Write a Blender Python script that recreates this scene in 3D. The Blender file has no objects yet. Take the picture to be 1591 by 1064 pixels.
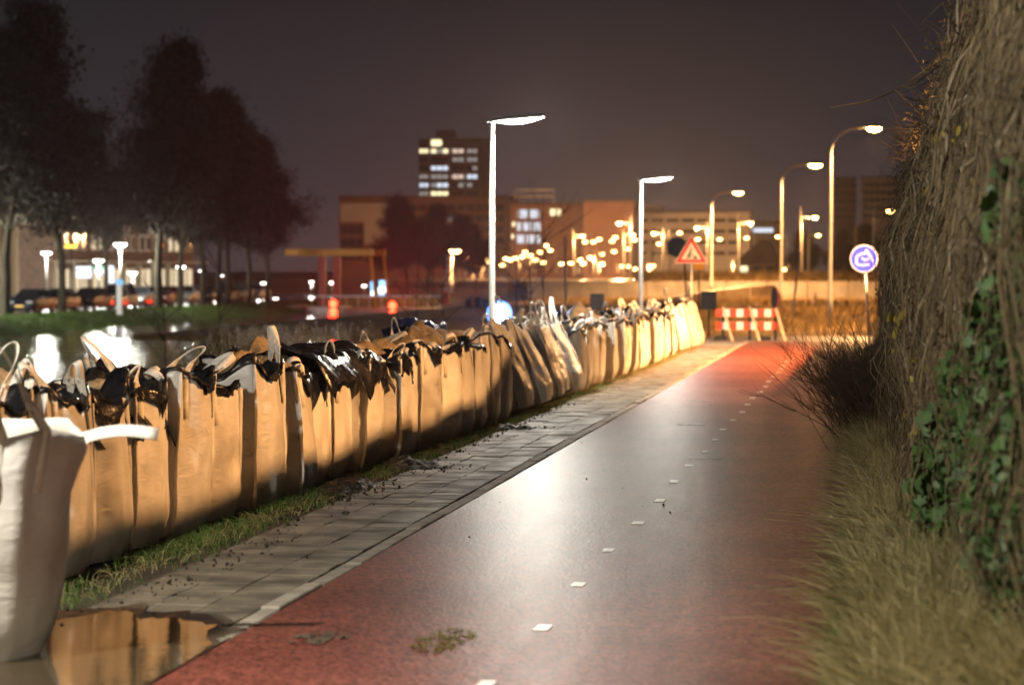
import bpy, bmesh, math, random
import numpy as np
from mathutils import Vector, Matrix, noise as mnoise
random.seed(7); rng = np.random.default_rng(7)
R = math.radians
sc = bpy.context.scene
col = sc.collection

# ------------------------------------------------------------------ camera
CAMH = 1.8; FPX = 3757.0; CX, CY = 795.5, 532.0
PITCH = -math.atan(112 / FPX); YAW = math.atan(561.5 * math.cos(PITCH) / FPX)
cam = bpy.data.cameras.new('camera'); camo = bpy.data.objects.new('camera', cam); col.objects.link(camo)
camo.location = (0, 0, CAMH); camo.rotation_euler = (math.pi / 2 + PITCH, 0, YAW)
cam.sensor_width = 36.0; cam.lens = 36.0 * FPX / 1591.0
cam.clip_start = 0.1; cam.clip_end = 6000
cam.dof.use_dof = True; cam.dof.focus_distance = 19.5; cam.dof.aperture_fstop = 2.1; cam.dof.aperture_blades = 9
sc.camera = camo
_r = Vector((math.cos(YAW), math.sin(YAW), 0))
_f = Vector((-math.sin(YAW) * math.cos(PITCH), math.cos(YAW) * math.cos(PITCH), math.sin(PITCH)))
_u = Vector((math.sin(YAW) * math.sin(PITCH), -math.cos(YAW) * math.sin(PITCH), math.cos(PITCH)))
def at(px, py, Y):
    """place on the ground plan at distance Y seen in direction (px, py) of the photograph"""
    d = _f + _r * ((px - CX) / FPX) + _u * ((CY - py) / FPX)
    t = Y / d.y
    return Vector((d.x * t, Y, CAMH + d.z * t))

# ------------------------------------------------------------------ world: light-polluted night sky
w = bpy.data.worlds.new('World'); sc.world = w; w.use_nodes = True
nt = w.node_tree; nt.nodes.clear()
wo = nt.nodes.new('ShaderNodeOutputWorld'); bg = nt.nodes.new('ShaderNodeBackground')
tc = nt.nodes.new('ShaderNodeTexCoord'); sx = nt.nodes.new('ShaderNodeSeparateXYZ'); rp = nt.nodes.new('ShaderNodeValToRGB')
nt.links.new(tc.outputs['Generated'], sx.inputs[0]); nt.links.new(sx.outputs['Z'], rp.inputs[0])
nt.links.new(rp.outputs[0], bg.inputs[0]); nt.links.new(bg.outputs[0], wo.inputs[0])
cr = rp.color_ramp
cr.elements[0].position = 0.0; cr.elements[0].color = (0.052, 0.038, 0.040, 1)
cr.elements[1].position = 1.0; cr.elements[1].color = (0.006, 0.006, 0.008, 1)
e = cr.elements.new(0.035); e.color = (0.031, 0.027, 0.032, 1)
e = cr.elements.new(0.12); e.color = (0.0115, 0.0112, 0.0138, 1)
bg.inputs[1].default_value = 1.0
sc.view_settings.view_transform = 'Standard'; sc.view_settings.look = 'None'
sc.view_settings.exposure = 0.12; sc.view_settings.gamma = 1.0
sc.render.engine = 'CYCLES'
sc.cycles.use_denoising = True
sc.cycles.max_bounces = 6; sc.cycles.diffuse_bounces = 2; sc.cycles.glossy_bounces = 3
sc.cycles.transmission_bounces = 3; sc.cycles.volume_bounces = 0; sc.cycles.transparent_max_bounces = 6
sc.cycles.sample_clamp_indirect = 4.0
sc.cycles.use_light_tree = True
SODIUM = (1.0, 0.48, 0.17); LED = (1.0, 0.94, 0.82)

# ------------------------------------------------------------------ materials
def mat(name, c1, c2=None, scale=3.0, rough=0.7, rough2=None, bump=0.0, bscale=30.0, metal=0.0, spec=0.5, detail=4.0,
        coat=0.0, world=False, rnd=0.0, stretch=None, trans=0.0, backs=None, bdist=0.02, ramp=(0.35, 0.65), sheen=0.0, subs=0.0):
    m = bpy.data.materials.new(name); m.use_nodes = True
    n = m.node_tree; b = n.nodes['Principled BSDF']
    b.inputs['Roughness'].default_value = rough; b.inputs['Metallic'].default_value = metal
    b.inputs['Specular IOR Level'].default_value = spec
    b.inputs['Coat Weight'].default_value = coat
    b.inputs['Transmission Weight'].default_value = trans
    b.inputs['Base Color'].default_value = (*c1, 1)
    if world:
        co = n.nodes.new('ShaderNodeNewGeometry').outputs['Position']
    else:
        co = n.nodes.new('ShaderNodeTexCoord').outputs['Object']
    if stretch:
        mp = n.nodes.new('ShaderNodeMapping'); mp.inputs['Scale'].default_value = stretch
        n.links.new(co, mp.inputs[0]); co = mp.outputs[0]
    if c2 is not None:
        t = n.nodes.new('ShaderNodeTexNoise'); t.inputs['Scale'].default_value = scale; t.inputs['Detail'].default_value = detail
        n.links.new(co, t.inputs['Vector'])
        r = n.nodes.new('ShaderNodeValToRGB'); n.links.new(t.outputs['Fac'], r.inputs[0])
        r.color_ramp.elements[0].position = ramp[0]; r.color_ramp.elements[1].position = ramp[1]
        r.color_ramp.elements[0].color = (*c1, 1); r.color_ramp.elements[1].color = (*c2, 1)
        out = r.outputs[0]
        if rnd > 0:
            oi = n.nodes.new('ShaderNodeObjectInfo'); mr = n.nodes.new('ShaderNodeMapRange')
            mr.inputs['To Min'].default_value = 1 - rnd; mr.inputs['To Max'].default_value = 1 + rnd
            n.links.new(oi.outputs['Random'], mr.inputs['Value'])
            mx = n.nodes.new('ShaderNodeVectorMath'); mx.operation = 'SCALE'
            n.links.new(out, mx.inputs[0]); n.links.new(mr.outputs[0], mx.inputs['Scale']); out = mx.outputs[0]
        n.links.new(out, b.inputs['Base Color'])
        if rough2 is not None:
            mr = n.nodes.new('ShaderNodeMapRange'); mr.inputs['From Min'].default_value = 0.35; mr.inputs['From Max'].default_value = 0.65
            mr.inputs['To Min'].default_value = rough; mr.inputs['To Max'].default_value = rough2
            n.links.new(t.outputs['Fac'], mr.inputs['Value']); n.links.new(mr.outputs[0], b.inputs['Roughness'])
    if bump > 0:
        t2 = n.nodes.new('ShaderNodeTexNoise'); t2.inputs['Scale'].default_value = bscale; t2.inputs['Detail'].default_value = 3
        n.links.new(co, t2.inputs['Vector'])
        bp = n.nodes.new('ShaderNodeBump'); bp.inputs['Strength'].default_value = bump; bp.inputs['Distance'].default_value = bdist
        n.links.new(t2.outputs['Fac'], bp.inputs['Height']); n.links.new(bp.outputs[0], b.inputs['Normal'])
    if subs > 0:   # thin translucent sheet
        tr = n.nodes.new('ShaderNodeBsdfTranslucent'); ms = n.nodes.new('ShaderNodeMixShader'); ms.inputs[0].default_value = subs
        lk = b.inputs['Base Color'].links
        if lk: n.links.new(lk[0].from_socket, tr.inputs[0])
        else: tr.inputs[0].default_value = (*c1, 1)
        o = n.nodes['Material Output']; n.links.new(b.outputs[0], ms.inputs[1]); n.links.new(tr.outputs[0], ms.inputs[2]); n.links.new(ms.outputs[0], o.inputs[0])
    return m
def glow(name, c, s, sampled=False):
    m = bpy.data.materials.new(name); m.use_nodes = True; n = m.node_tree
    b = n.nodes['Principled BSDF']; b.inputs['Base Color'].default_value = (0.02, 0.02, 0.02, 1)
    b.inputs['Emission Color'].default_value = (*c, 1); b.inputs['Emission Strength'].default_value = s
    m.cycles.emission_sampling = 'AUTO' if sampled else 'NONE'
    return m

M = {}
M['soil'] = mat('soil', (0.035, 0.025, 0.015), (0.075, 0.055, 0.03), 1.5, 0.95, bump=0.6, bscale=12, world=True)
M['field'] = mat('dry_field', (0.16, 0.10, 0.035), (0.30, 0.20, 0.075), 0.6, 0.95, bump=0.8, bscale=3, world=True, bdist=0.15)
M['asphalt_far'] = mat('wet_far_asphalt', (0.05, 0.048, 0.045), (0.09, 0.085, 0.08), 1.2, 0.16, 0.34, bump=0.3, bscale=4, world=True)
M['tile'] = mat('concrete_tile', (0.07, 0.055, 0.036), (0.21, 0.178, 0.125), 3.2, 0.8, 0.6, bump=0.35, bscale=140, world=True, rnd=0.16, bdist=0.004)
M['bed'] = mat('sand_bed', (0.07, 0.055, 0.035), (0.13, 0.1, 0.065), 6, 0.95, bump=0.5, bscale=50, world=True)
M['kerb'] = mat('kerb_concrete', (0.2, 0.17, 0.13), (0.33, 0.29, 0.23), 5, 0.8, bump=0.3, bscale=90, world=True, rnd=0.12, bdist=0.004)
M['brickjoint'] = mat('rusty_joint', (0.16, 0.06, 0.025), (0.28, 0.12, 0.05), 8, 0.85, world=True)
M['paint'] = mat('worn_road_paint', (0.30, 0.25, 0.20), (0.7, 0.66, 0.6), 14, 0.42, world=True, bump=0.2, bscale=120, bdist=0.003, ramp=(0.3, 0.5))
M['grass'] = mat('lawn', (0.05, 0.12, 0.014), (0.10, 0.20, 0.025), 1.2, 0.9, world=True, bump=0.8, bscale=7, bdist=0.1)
M['steel'] = mat('galvanised_steel', (0.42, 0.42, 0.41), (0.55, 0.55, 0.54), 6, 0.45, metal=0.6, bump=0.05)
M['polepaint'] = mat('pale_pole_paint', (0.30, 0.29, 0.27), (0.38, 0.37, 0.34), 4, 0.5)
M['dark'] = mat('dark_metal', (0.02, 0.02, 0.022), (0.035, 0.035, 0.035), 5, 0.75, spec=.3)
M['rubber'] = mat('rubber', (0.012, 0.012, 0.012), None, rough=0.85)
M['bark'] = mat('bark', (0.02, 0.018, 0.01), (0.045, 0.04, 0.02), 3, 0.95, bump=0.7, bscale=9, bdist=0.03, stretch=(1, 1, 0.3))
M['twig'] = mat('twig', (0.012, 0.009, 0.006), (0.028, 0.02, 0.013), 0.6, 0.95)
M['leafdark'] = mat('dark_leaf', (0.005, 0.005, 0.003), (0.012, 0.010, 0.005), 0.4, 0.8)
M['sand'] = mat('builders_sand', (0.20, 0.14, 0.07), (0.36, 0.27, 0.15), 9, 0.95, bump=0.9, bscale=45, bdist=0.02, rnd=0.15)
M['liner'] = mat('black_plastic_film', (0.006, 0.006, 0.007), (0.016, 0.014, 0.014), 6, 0.2, 0.36, bump=0.5, bscale=14, bdist=0.03, spec=0.5)
M['blueliner'] = mat('blue_plastic_film', (0.012, 0.02, 0.09), (0.02, 0.035, 0.15), 5, 0.3, 0.45, bump=0.5, bscale=12, bdist=0.03)
M['strap'] = mat('webbing_strap', (0.62, 0.58, 0.5), (0.74, 0.70, 0.62), 30, 0.65, bump=0.3, bscale=220, bdist=0.003)
M['concrete'] = mat('concrete', (0.27, 0.25, 0.21), (0.4, 0.37, 0.31), 1.0, 0.85, bump=0.3, bscale=9, world=True)
M['glass'] = mat('car_glass', (0.012, 0.014, 0.016), None, rough=0.05, spec=0.8)
M['white'] = mat('white_coating', (0.72, 0.72, 0.7), (0.8, 0.8, 0.78), 4, 0.5)
M['red'] = mat('red_coating', (0.5, 0.03, 0.02), (0.6, 0.045, 0.03), 4, 0.5)
M['blue'] = mat('blue_coating', (0.012, 0.03, 0.75), (0.016, 0.04, 0.85), 4, 0.45)
M['black'] = mat('black_print', (0.015, 0.015, 0.015), None, rough=0.6)
M['yellow'] = mat('yellow_coating', (0.75, 0.38, 0.02), (0.8, 0.42, 0.03), 4, 0.5)
M['wood'] = mat('bare_timber', (0.42, 0.3, 0.16), (0.55, 0.42, 0.25), 5, 0.75, stretch=(1, 1, 0.15))

# bag fabric: woven polypropylene, grubby towards where mud splashed, wrinkled
def bag_mat():
    m = bpy.data.materials.new('woven_bag_fabric'); m.use_nodes = True; n = m.node_tree; b = n.nodes['Principled BSDF']
    L = n.links.new; N = n.nodes.new
    tcn = N('ShaderNodeTexCoord'); oi = N('ShaderNodeObjectInfo')
    add = N('ShaderNodeVectorMath'); add.operation = 'ADD'; cmb = N('ShaderNodeCombineXYZ'); mu = N('ShaderNodeMath'); mu.operation = 'MULTIPLY'; mu.inputs[1].default_value = 40
    L(oi.outputs['Random'], mu.inputs[0]); L(mu.outputs[0], cmb.inputs[2]); L(mu.outputs[0], cmb.inputs[0]); L(tcn.outputs['Object'], add.inputs[0]); L(cmb.outputs[0], add.inputs[1])
    t = N('ShaderNodeTexNoise'); t.inputs['Scale'].default_value = 2.2; t.inputs['Detail'].default_value = 6; L(add.outputs[0], t.inputs['Vector'])
    r = N('ShaderNodeValToRGB'); L(t.outputs['Fac'], r.inputs[0])
    r.color_ramp.elements[0].position = 0.28; r.color_ramp.elements[0].color = (0.55, 0.50, 0.42, 1)
    r.color_ramp.elements[1].position = 0.58; r.color_ramp.elements[1].color = (0.80, 0.77, 0.71, 1)
    hv = N('ShaderNodeMapRange'); hv.inputs['To Min'].default_value = 0.8; hv.inputs['To Max'].default_value = 1.15; L(oi.outputs['Random'], hv.inputs['Value'])
    vm = N('ShaderNodeVectorMath'); vm.operation = 'SCALE'; L(r.outputs[0], vm.inputs[0]); L(hv.outputs[0], vm.inputs['Scale'])
    L(vm.outputs[0], b.inputs['Base Color'])
    b.inputs['Roughness'].default_value = 0.36; b.inputs['Specular IOR Level'].default_value = 0.5
    mp = N('ShaderNodeMapping'); mp.inputs['Scale'].default_value = (3, 3, 9); L(add.outputs[0], mp.inputs[0])
    w1 = N('ShaderNodeTexNoise'); w1.inputs['Scale'].default_value = 1.6; w1.inputs['Detail'].default_value = 4; w1.inputs['Distortion'].default_value = 0.8; L(mp.outputs[0], w1.inputs['Vector'])
    b1 = N('ShaderNodeBump'); b1.inputs['Strength'].default_value = 0.55; b1.inputs['Distance'].default_value = 0.018; L(w1.outputs['Fac'], b1.inputs['Height'])
    w2 = N('ShaderNodeTexNoise'); w2.inputs['Scale'].default_value = 260; w2.inputs['Detail'].default_value = 1; L(add.outputs[0], w2.inputs['Vector'])
    b2 = N('ShaderNodeBump'); b2.inputs['Strength'].default_value = 0.2; b2.inputs['Distance'].default_value = 0.002; L(w2.outputs['Fac'], b2.inputs['Height']); L(b1.outputs[0], b2.inputs['Normal'])
    L(b2.outputs[0], b.inputs['Normal'])
    tr = N('ShaderNodeBsdfTranslucent'); L(vm.outputs[0], tr.inputs[0]); ms = N('ShaderNodeMixShader'); ms.inputs[0].default_value = 0.12
    L(b.outputs[0], ms.inputs[1]); L(tr.outputs[0], ms.inputs[2]); L(ms.outputs[0], n.nodes['Material Output'].inputs[0])
    return m
M['bag'] = bag_mat()

# wet red asphalt of the cycle path
def path_mat():
    m = bpy.data.materials.new('wet_red_asphalt'); m.use_nodes = True; n = m.node_tree; b = n.nodes['Principled BSDF']
    L = n.links.new; N = n.nodes.new
    g = N('ShaderNodeNewGeometry').outputs['Position']
    t = N('ShaderNodeTexNoise'); t.inputs['Scale'].default_value = 0.55; t.inputs['Detail'].default_value = 7; t.inputs['Roughness'].default_value = 0.65; L(g, t.inputs['Vector'])
    r = N('ShaderNodeValToRGB'); L(t.outputs['Fac'], r.inputs[0])
    r.color_ramp.elements[0].position = 0.35; r.color_ramp.elements[0].color = (0.10, 0.027, 0.019, 1)
    r.color_ramp.elements[1].position = 0.68; r.color_ramp.elements[1].color = (0.17, 0.052, 0.037, 1)
    # small stones in the surface
    v = N('ShaderNodeTexVoronoi'); v.inputs['Scale'].default_value = 46; L(g, v.inputs['Vector'])
    sp = N('ShaderNodeSeparateColor'); L(v.outputs['Color'], sp.inputs[0])
    mr = N('ShaderNodeMapRange'); mr.inputs['To Min'].default_value = 0.35; mr.inputs['To Max'].default_value = 1.8; L(sp.outputs[0], mr.inputs['Value'])
    vm = N('ShaderNodeVectorMath'); vm.operation = 'SCALE'; L(r.outputs[0], vm.inputs[0]); L(mr.outputs[0], vm.inputs['Scale']); L(vm.outputs[0], b.inputs['Base Color'])
    mp = N('ShaderNodeMapping'); mp.inputs['Scale'].default_value = (9.0, 0.9, 1); L(g, mp.inputs[0])
    t3 = N('ShaderNodeTexNoise'); t3.inputs['Scale'].default_value = 1.0; t3.inputs['Detail'].default_value = 6; L(mp.outputs[0], t3.inputs['Vector'])
    mr2 = N('ShaderNodeMapRange'); mr2.inputs['From Min'].default_value = 0.3; mr2.inputs['From Max'].default_value = 0.7; mr2.inputs['To Min'].default_value = 0.405; mr2.inputs['To Max'].default_value = 0.435
    L(t3.outputs['Fac'], mr2.inputs['Value']); L(mr2.outputs[0], b.inputs['Roughness'])
    b.inputs['Specular IOR Level'].default_value = 0.5; b.inputs['IOR'].default_value = 1.12
    b1 = N('ShaderNodeBump'); b1.inputs['Strength'].default_value = 0.35; b1.inputs['Distance'].default_value = 0.004; L(v.outputs['Distance'], b1.inputs['Height'])
    t4 = N('ShaderNodeTexNoise'); t4.inputs['Scale'].default_value = 14; t4.inputs['Detail'].default_value = 5; L(g, t4.inputs['Vector'])
    b2 = N('ShaderNodeBump'); b2.inputs['Strength'].default_value = 0.2; b2.inputs['Distance'].default_value = 0.01; L(t4.outputs['Fac'], b2.inputs['Height']); L(b1.outputs[0], b2.inputs['Normal'])
    L(b2.outputs[0], b.inputs['Normal'])
    return m
M['path'] = path_mat()
def water_mat(name, c, rough, wscale, wstr, wd, stretch=(1, 1, 1)):
    m = bpy.data.materials.new(name); m.use_nodes = True; n = m.node_tree; b = n.nodes['Principled BSDF']
    b.inputs['Base Color'].default_value = (*c, 1); b.inputs['Roughness'].default_value = rough; b.inputs['IOR'].default_value = 1.33
    b.inputs['Specular IOR Level'].default_value = 0.5
    g = n.nodes.new('ShaderNodeNewGeometry'); mp = n.nodes.new('ShaderNodeMapping'); mp.inputs['Scale'].default_value = stretch
    t = n.nodes.new('ShaderNodeTexNoise'); t.inputs['Scale'].default_value = wscale; t.inputs['Detail'].default_value = 7
    bp = n.nodes.new('ShaderNodeBump'); bp.inputs['Strength'].default_value = wstr; bp.inputs['Distance'].default_value = wd
    n.links.new(g.outputs['Position'], mp.inputs[0]); n.links.new(mp.outputs[0], t.inputs['Vector']); n.links.new(t.outputs['Fac'], bp.inputs['Height']); n.links.new(bp.outputs[0], b.inputs['Normal'])
    return m
M['water'] = water_mat('canal_water', (0.006, 0.007, 0.008), 0.05, 1.1, 1.0, 0.16, (1, 0.35, 1))
M['puddle'] = water_mat('puddle_water', (0.05, 0.036, 0.02), 0.06, 9, 0.12, 0.01)

# ------------------------------------------------------------------ helpers
def tag(o, label=None, cat=None, group=None, kind=None):
    if label: o['label'] = label
    if cat: o['category'] = cat
    if group: o['group'] = group
    if kind: o['kind'] = kind
    return o
def empty(name, loc=(0, 0, 0), rz=0.0):
    o = bpy.data.objects.new(name, None); col.objects.link(o); o.location = loc; o.rotation_euler = (0, 0, rz)
    o.empty_display_size = 0.1
    return o
def link(name, me, parent=None, loc=None, rot=None, scale=None):
    o = bpy.data.objects.new(name, me); col.objects.link(o)
    if parent: o.parent = parent
    if loc is not None: o.location = loc
    if rot is not None: o.rotation_euler = rot
    if scale is not None: o.scale = scale
    return o
class MB:
    def __init__(s): s.v = []; s.f = []; s.sm = []
    def add(s, vs, fs, smooth=False):
        k = len(s.v); s.v += [tuple(p) for p in vs]; s.f += [tuple(i + k for i in f) for f in fs]; s.sm += [smooth] * len(fs); return s
    def box(s, lo, hi):
        x0, y0, z0 = lo; x1, y1, z1 = hi
        return s.add([(x0, y0, z0), (x1, y0, z0), (x1, y1, z0), (x0, y1, z0), (x0, y0, z1), (x1, y0, z1), (x1, y1, z1), (x0, y1, z1)],
                     [(0, 3, 2, 1), (4, 5, 6, 7), (0, 1, 5, 4), (1, 2, 6, 5), (2, 3, 7, 6), (3, 0, 4, 7)])
    def bbox(s, lo, hi, b):
        """box with chamfered top edges"""
        x0, y0, z0 = lo; x1, y1, z1 = hi
        return s.add([(x0, y0, z0), (x1, y0, z0), (x1, y1, z0), (x0, y1, z0), (x0, y0, z1 - b), (x1, y0, z1 - b), (x1, y1, z1 - b), (x0, y1, z1 - b),
                      (x0 + b, y0 + b, z1), (x1 - b, y0 + b, z1), (x1 - b, y1 - b, z1), (x0 + b, y1 - b, z1)],
                     [(0, 1, 5, 4), (1, 2, 6, 5), (2, 3, 7, 6), (3, 0, 4, 7), (4, 5, 9, 8), (5, 6, 10, 9), (6, 7, 11, 10), (7, 4, 8, 11), (8, 9, 10, 11)])
    def tube(s, pts, rad, n=8, cap=True):
        pts = [Vector(p) for p in pts]; vs = []; fs = []
        rad = rad if hasattr(rad, '__len__') else [rad] * len(pts)
        ref = Vector((0.13, 0.97, 0.2))
        for i, p in enumerate(pts):
            d = (pts[min(i + 1, len(pts) - 1)] - pts[max(i - 1, 0)]).normalized()
            a = d.cross(ref)
            if a.length < 0.1: a = d.cross(Vector((1, 0, 0)))
            a.normalize(); b = d.cross(a)
            for k in range(n):
                t = 2 * math.pi * k / n; vs.append(p + (a * math.cos(t) + b * math.sin(t)) * rad[i])
        for i in range(len(pts) - 1):
            for k in range(n):
                k2 = (k + 1) % n; fs.append((i * n + k, i * n + k2, (i + 1) * n + k2, (i + 1) * n + k))
        if cap: fs.append(tuple(range(n - 1, -1, -1))); fs.append(tuple((len(pts) - 1) * n + k for k in range(n)))
        return s.add(vs, fs, True)
    def lathe(s, prof, n=20, c=(0, 0, 0)):
        vs = []; fs = []
        for (r, z) in prof:
            for k in range(n):
                t = 2 * math.pi * k / n; vs.append((c[0] + r * math.cos(t), c[1] + r * math.sin(t), c[2] + z))
        for i in range(len(prof) - 1):
            for k in range(n):
                k2 = (k + 1) % n; fs.append((i * n + k, i * n + k2, (i + 1) * n + k2, (i + 1) * n + k))
        return s.add(vs, fs, True)
    def prism(s, poly, y0, y1):
        """polygon in XZ extruded in Y"""
        n = len(poly); vs = [(x, y0, z) for x, z in poly] + [(x, y1, z) for x, z in poly]
        fs = [tuple(range(n)), tuple(range(2 * n - 1, n - 1, -1))] + [(i, i + n, (i + 1) % n + n, (i + 1) % n) for i in range(n)]
        return s.add(vs, fs)
    def ribbon(s, pts, nrm, width, th=0.004):
        """flat strap along pts; nrm = width direction per point"""
        pts = [Vector(p) for p in pts]; vs = []; fs = []
        for i, p in enumerate(pts):
            d = (pts[min(i + 1, len(pts) - 1)] - pts[max(i - 1, 0)]).normalized()
            wv = nrm[i] if isinstance(nrm, list) else nrm
            wv = (wv - d * wv.dot(d)).normalized(); t = d.cross(wv).normalized() * th * 0.5; h = wv * width * 0.5
            vs += [p - h - t, p + h - t, p + h + t, p - h + t]
        for i in range(len(pts) - 1):
            for k in range(4):
                k2 = (k + 1) % 4; fs.append((i * 4 + k, i * 4 + k2, i * 4 + 4 + k2, i * 4 + 4 + k))
        fs.append((3, 2, 1, 0)); q = (len(pts) - 1) * 4; fs.append((q, q + 1, q + 2, q + 3))
        return s.add(vs, fs, True)
    def mesh(s, name, m):
        me = bpy.data.meshes.new(name); me.from_pydata(s.v, [], s.f)
        me.polygons.foreach_set('use_smooth', s.sm)
        if m is not None: me.materials.append(m)
        me.update(); return me
    def build(s, name, m, parent=None, loc=None, rot=None):
        return link(name, s.mesh(name, m), parent, loc, rot)
def npmesh(name, v, f, m, smooth=False):
    v = np.asarray(v, np.float32); f = np.asarray(f, np.int32); k = f.shape[1]
    me = bpy.data.meshes.new(name); me.vertices.add(len(v)); me.vertices.foreach_set('co', v.ravel())
    me.loops.add(f.size); me.loops.foreach_set('vertex_index', f.ravel())
    me.polygons.add(len(f)); me.polygons.foreach_set('loop_start', np.arange(0, f.size, k, dtype=np.int32))
    me.polygons.foreach_set('use_smooth', np.full(len(f), smooth)); me.materials.append(m)
    me.update(calc_edges=True); return me
def strands(P, W, sides=3):
    """P: (n, k, 3) polylines, W: (n, k) half widths -> verts, quads of thin tubes"""
    n, k, _ = P.shape
    d = np.gradient(P, axis=1); d /= np.linalg.norm(d, axis=2, keepdims=True) + 1e-9
    ref = rng.normal(size=(n, 1, 3)); a = np.cross(d, ref); a /= np.linalg.norm(a, axis=2, keepdims=True) + 1e-9; b = np.cross(d, a)
    if sides == 2:
        V = np.stack([P - a * W[..., None], P + a * W[..., None]], axis=2)
    else:
        V = np.stack([P + (a * math.cos(2 * math.pi * s / sides) + b * math.sin(2 * math.pi * s / sides)) * W[..., None] for s in range(sides)], axis=2)
    idx = np.arange(n * k * sides).reshape(n, k, sides); F = []
    rngs = [(0, 1)] if sides == 2 else [(s, (s + 1) % sides) for s in range(sides)]
    for s0, s1 in rngs:
        F.append(np.stack([idx[:, :-1, s0], idx[:, :-1, s1], idx[:, 1:, s1], idx[:, 1:, s0]], -1).reshape(-1, 4))
    return V.reshape(-1, 3), np.concatenate(F)
def quads(C, A, B):
    """centres, half axes -> diamond-ish leaf quads"""
    V = np.stack([C - A, C - B, C + A, C + B], 1).reshape(-1, 3); F = np.arange(len(C) * 4).reshape(-1, 4)
    return V, F
def unit(n):
    d = rng.normal(size=(n, 3)); return d / np.linalg.norm(d, axis=1, keepdims=True)
def light(kind, name, parent, loc, color, power, size=0.1, cone=None, blend=0.4):
    l = bpy.data.lights.new(name, kind); l.color = color; l.energy = power
    if kind in ('POINT', 'SPOT'): l.shadow_soft_size = size
    if cone: l.spot_size = R(cone); l.spot_blend = blend
    o = bpy.data.objects.new(name, l); col.objects.link(o); o.parent = parent; o.location = loc
    return o

# ------------------------------------------------------------------ terrain
WATER_Z = -1.5; STREET_Z = -0.8
def sm(a, b, t):
    t = max(0.0, min(1.0, (t - a) / (b - a))); return t * t * (3 - 2 * t)
def xr(y):   # right-hand edge of the canal
    return -13.0 - 19.0 * sm(95, 170, y)
def ground(x, y):
    left = STREET_Z + (-1.7 - STREET_Z) * sm(-47.8, -42.6, x)
    e = xr(y)
    right = -2.2 + (2.2 - 0.06) * sm(e - 1.5, e + 6.8, x)
    if x > -0.35: right = -0.06 + 0.16 * sm(-0.35, 0.5, x)
    z = left if x < -42.6 else max(-2.4, right - 0.0) if x > e - 1.5 else -2.4 + 0.7 * (1 - sm(-42.6, -40, x))
    if y > 262: z = z + (STREET_Z - z) * sm(262, 270, y) if x < e + 7 else z
    return z
xs = [-3000, -800, -300, -150, -90, -65, -52, -48.5] + [-47.8 + 0.65 * i for i in range(9)] + [-40, -36, -33.5] + [-33 + 1.0 * i for i in range(24)] + \
     [-9 + 0.5 * i for i in range(10)] + [-4.4, -4.2, -3.0, -2, -0.5, -0.35, -0.2, -0.05, 0.1, 0.3, 0.5, 1.2, 3, 8, 20, 60, 200, 800, 3000]
ys = [-60, -10, 0, 6, 9, 12, 16, 22, 30, 40, 50, 60, 70, 80, 90] + [95 + 7.5 * i for i in range(12)] + [190, 210, 240, 262, 264, 267, 270, 300, 400, 700, 1500, 4500]
mb = MB(); nx = len(xs)
vs = [(x, y, ground(x, y)) for y in ys for x in xs]
fs = [(j * nx + i, j * nx + i + 1, (j + 1) * nx + i + 1, (j + 1) * nx + i) for j in range(len(ys) - 1) for i in range(nx - 1)]
mb.add(vs, fs, True)
tag(mb.build('ground', M['soil']), kind='structure')
tag(MB().box((-44.5, -30, -2.9), (-8.0, 268, WATER_Z)).build('canal_water', M['water']), kind='structure')
# street beyond the canal
tag(MB().box((-64.9, 40, STREET_Z - 0.2), (-48.2, 262, STREET_Z + 0.006)).build('street', M['asphalt_far']), kind='structure')

# cycle path, crossing road, kerb, pavement
PATH_L, PATH_R = -3.1, -0.2
mb = MB()
prof = [(PATH_L, PATH_R, y) for y in (2, 12, 24, 36, 48, 56)] + [(PATH_L, 0.1, 58.5), (PATH_L - 0.1, 0.9, 60.2), (PATH_L - 0.6, 2.6, 61.4)]
vs = []; fs = []
for a, b, y in prof: vs += [(a, y, 0.0), (b, y, 0.0)]
fs = [(2 * i, 2 * i + 1, 2 * i + 3, 2 * i + 2) for i in range(len(prof) - 1)]
k = len(vs); vs += [(x, y, z - 0.2) for x, y, z in vs]
mb.add(vs, fs + [(2 * i + 1 + k, 2 * i + 1, 2 * i + 3, 2 * i + 3 + k)[::-1] for i in range(len(prof) - 1)] + [(2 * i, 2 * i + k, 2 * i + 2 + k, 2 * i + 2)[::-1] for i in range(len(prof) - 1)])
cycle_path = tag(mb.build('cycle_path', M['path']), kind='structure')
M['crossroad'] = mat('crossing_asphalt', (0.12, 0.085, 0.06), (0.2, 0.15, 0.11), 1.5, 0.6, 0.4, bump=0.4, bscale=60, world=True, bdist=0.006)
tag(MB().box((-4.4, 61.42, -0.25), (60, 66.5, -0.004)).build('crossing_road', M['crossroad']), kind='structure')
# dashes of the centre line (3 rows of worn paint, same rhythm as in the photo)
dm = MB().box((-0.038, -0.11, 0), (0.038, 0.11, 0.004)).mesh('centre_dash', M['paint'])
for i in range(24):
    y = 8.6 + 1.705 * i + 1.72
    x = -1.66 + 0.02 * math.sin(i * 1.7)
    if y > 56: break
    link('centre_dash', dm, cycle_path, (x, y, 0.0005), (0, 0, random.uniform(-.03, .03)), (random.uniform(0.85, 1.15), random.uniform(0.8, 1.1), 1))
em = MB().box((-0.16, -0.03, 0), (0.16, 0.03, 0.004)).mesh('edge_mark', M['paint'])
for (px, py) in ((1089, 622), (1073, 660), (1096, 712)):
    p = at(px, py, CAMH * FPX / (py - 420)); link('edge_mark', em, cycle_path, (p.x, p.y, 0.0005))
pavement = tag(MB().box((-4.18, 5, -0.2), (-3.23, 61.4, -0.016)).build('pavement', M['bed']), kind='structure')
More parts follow.
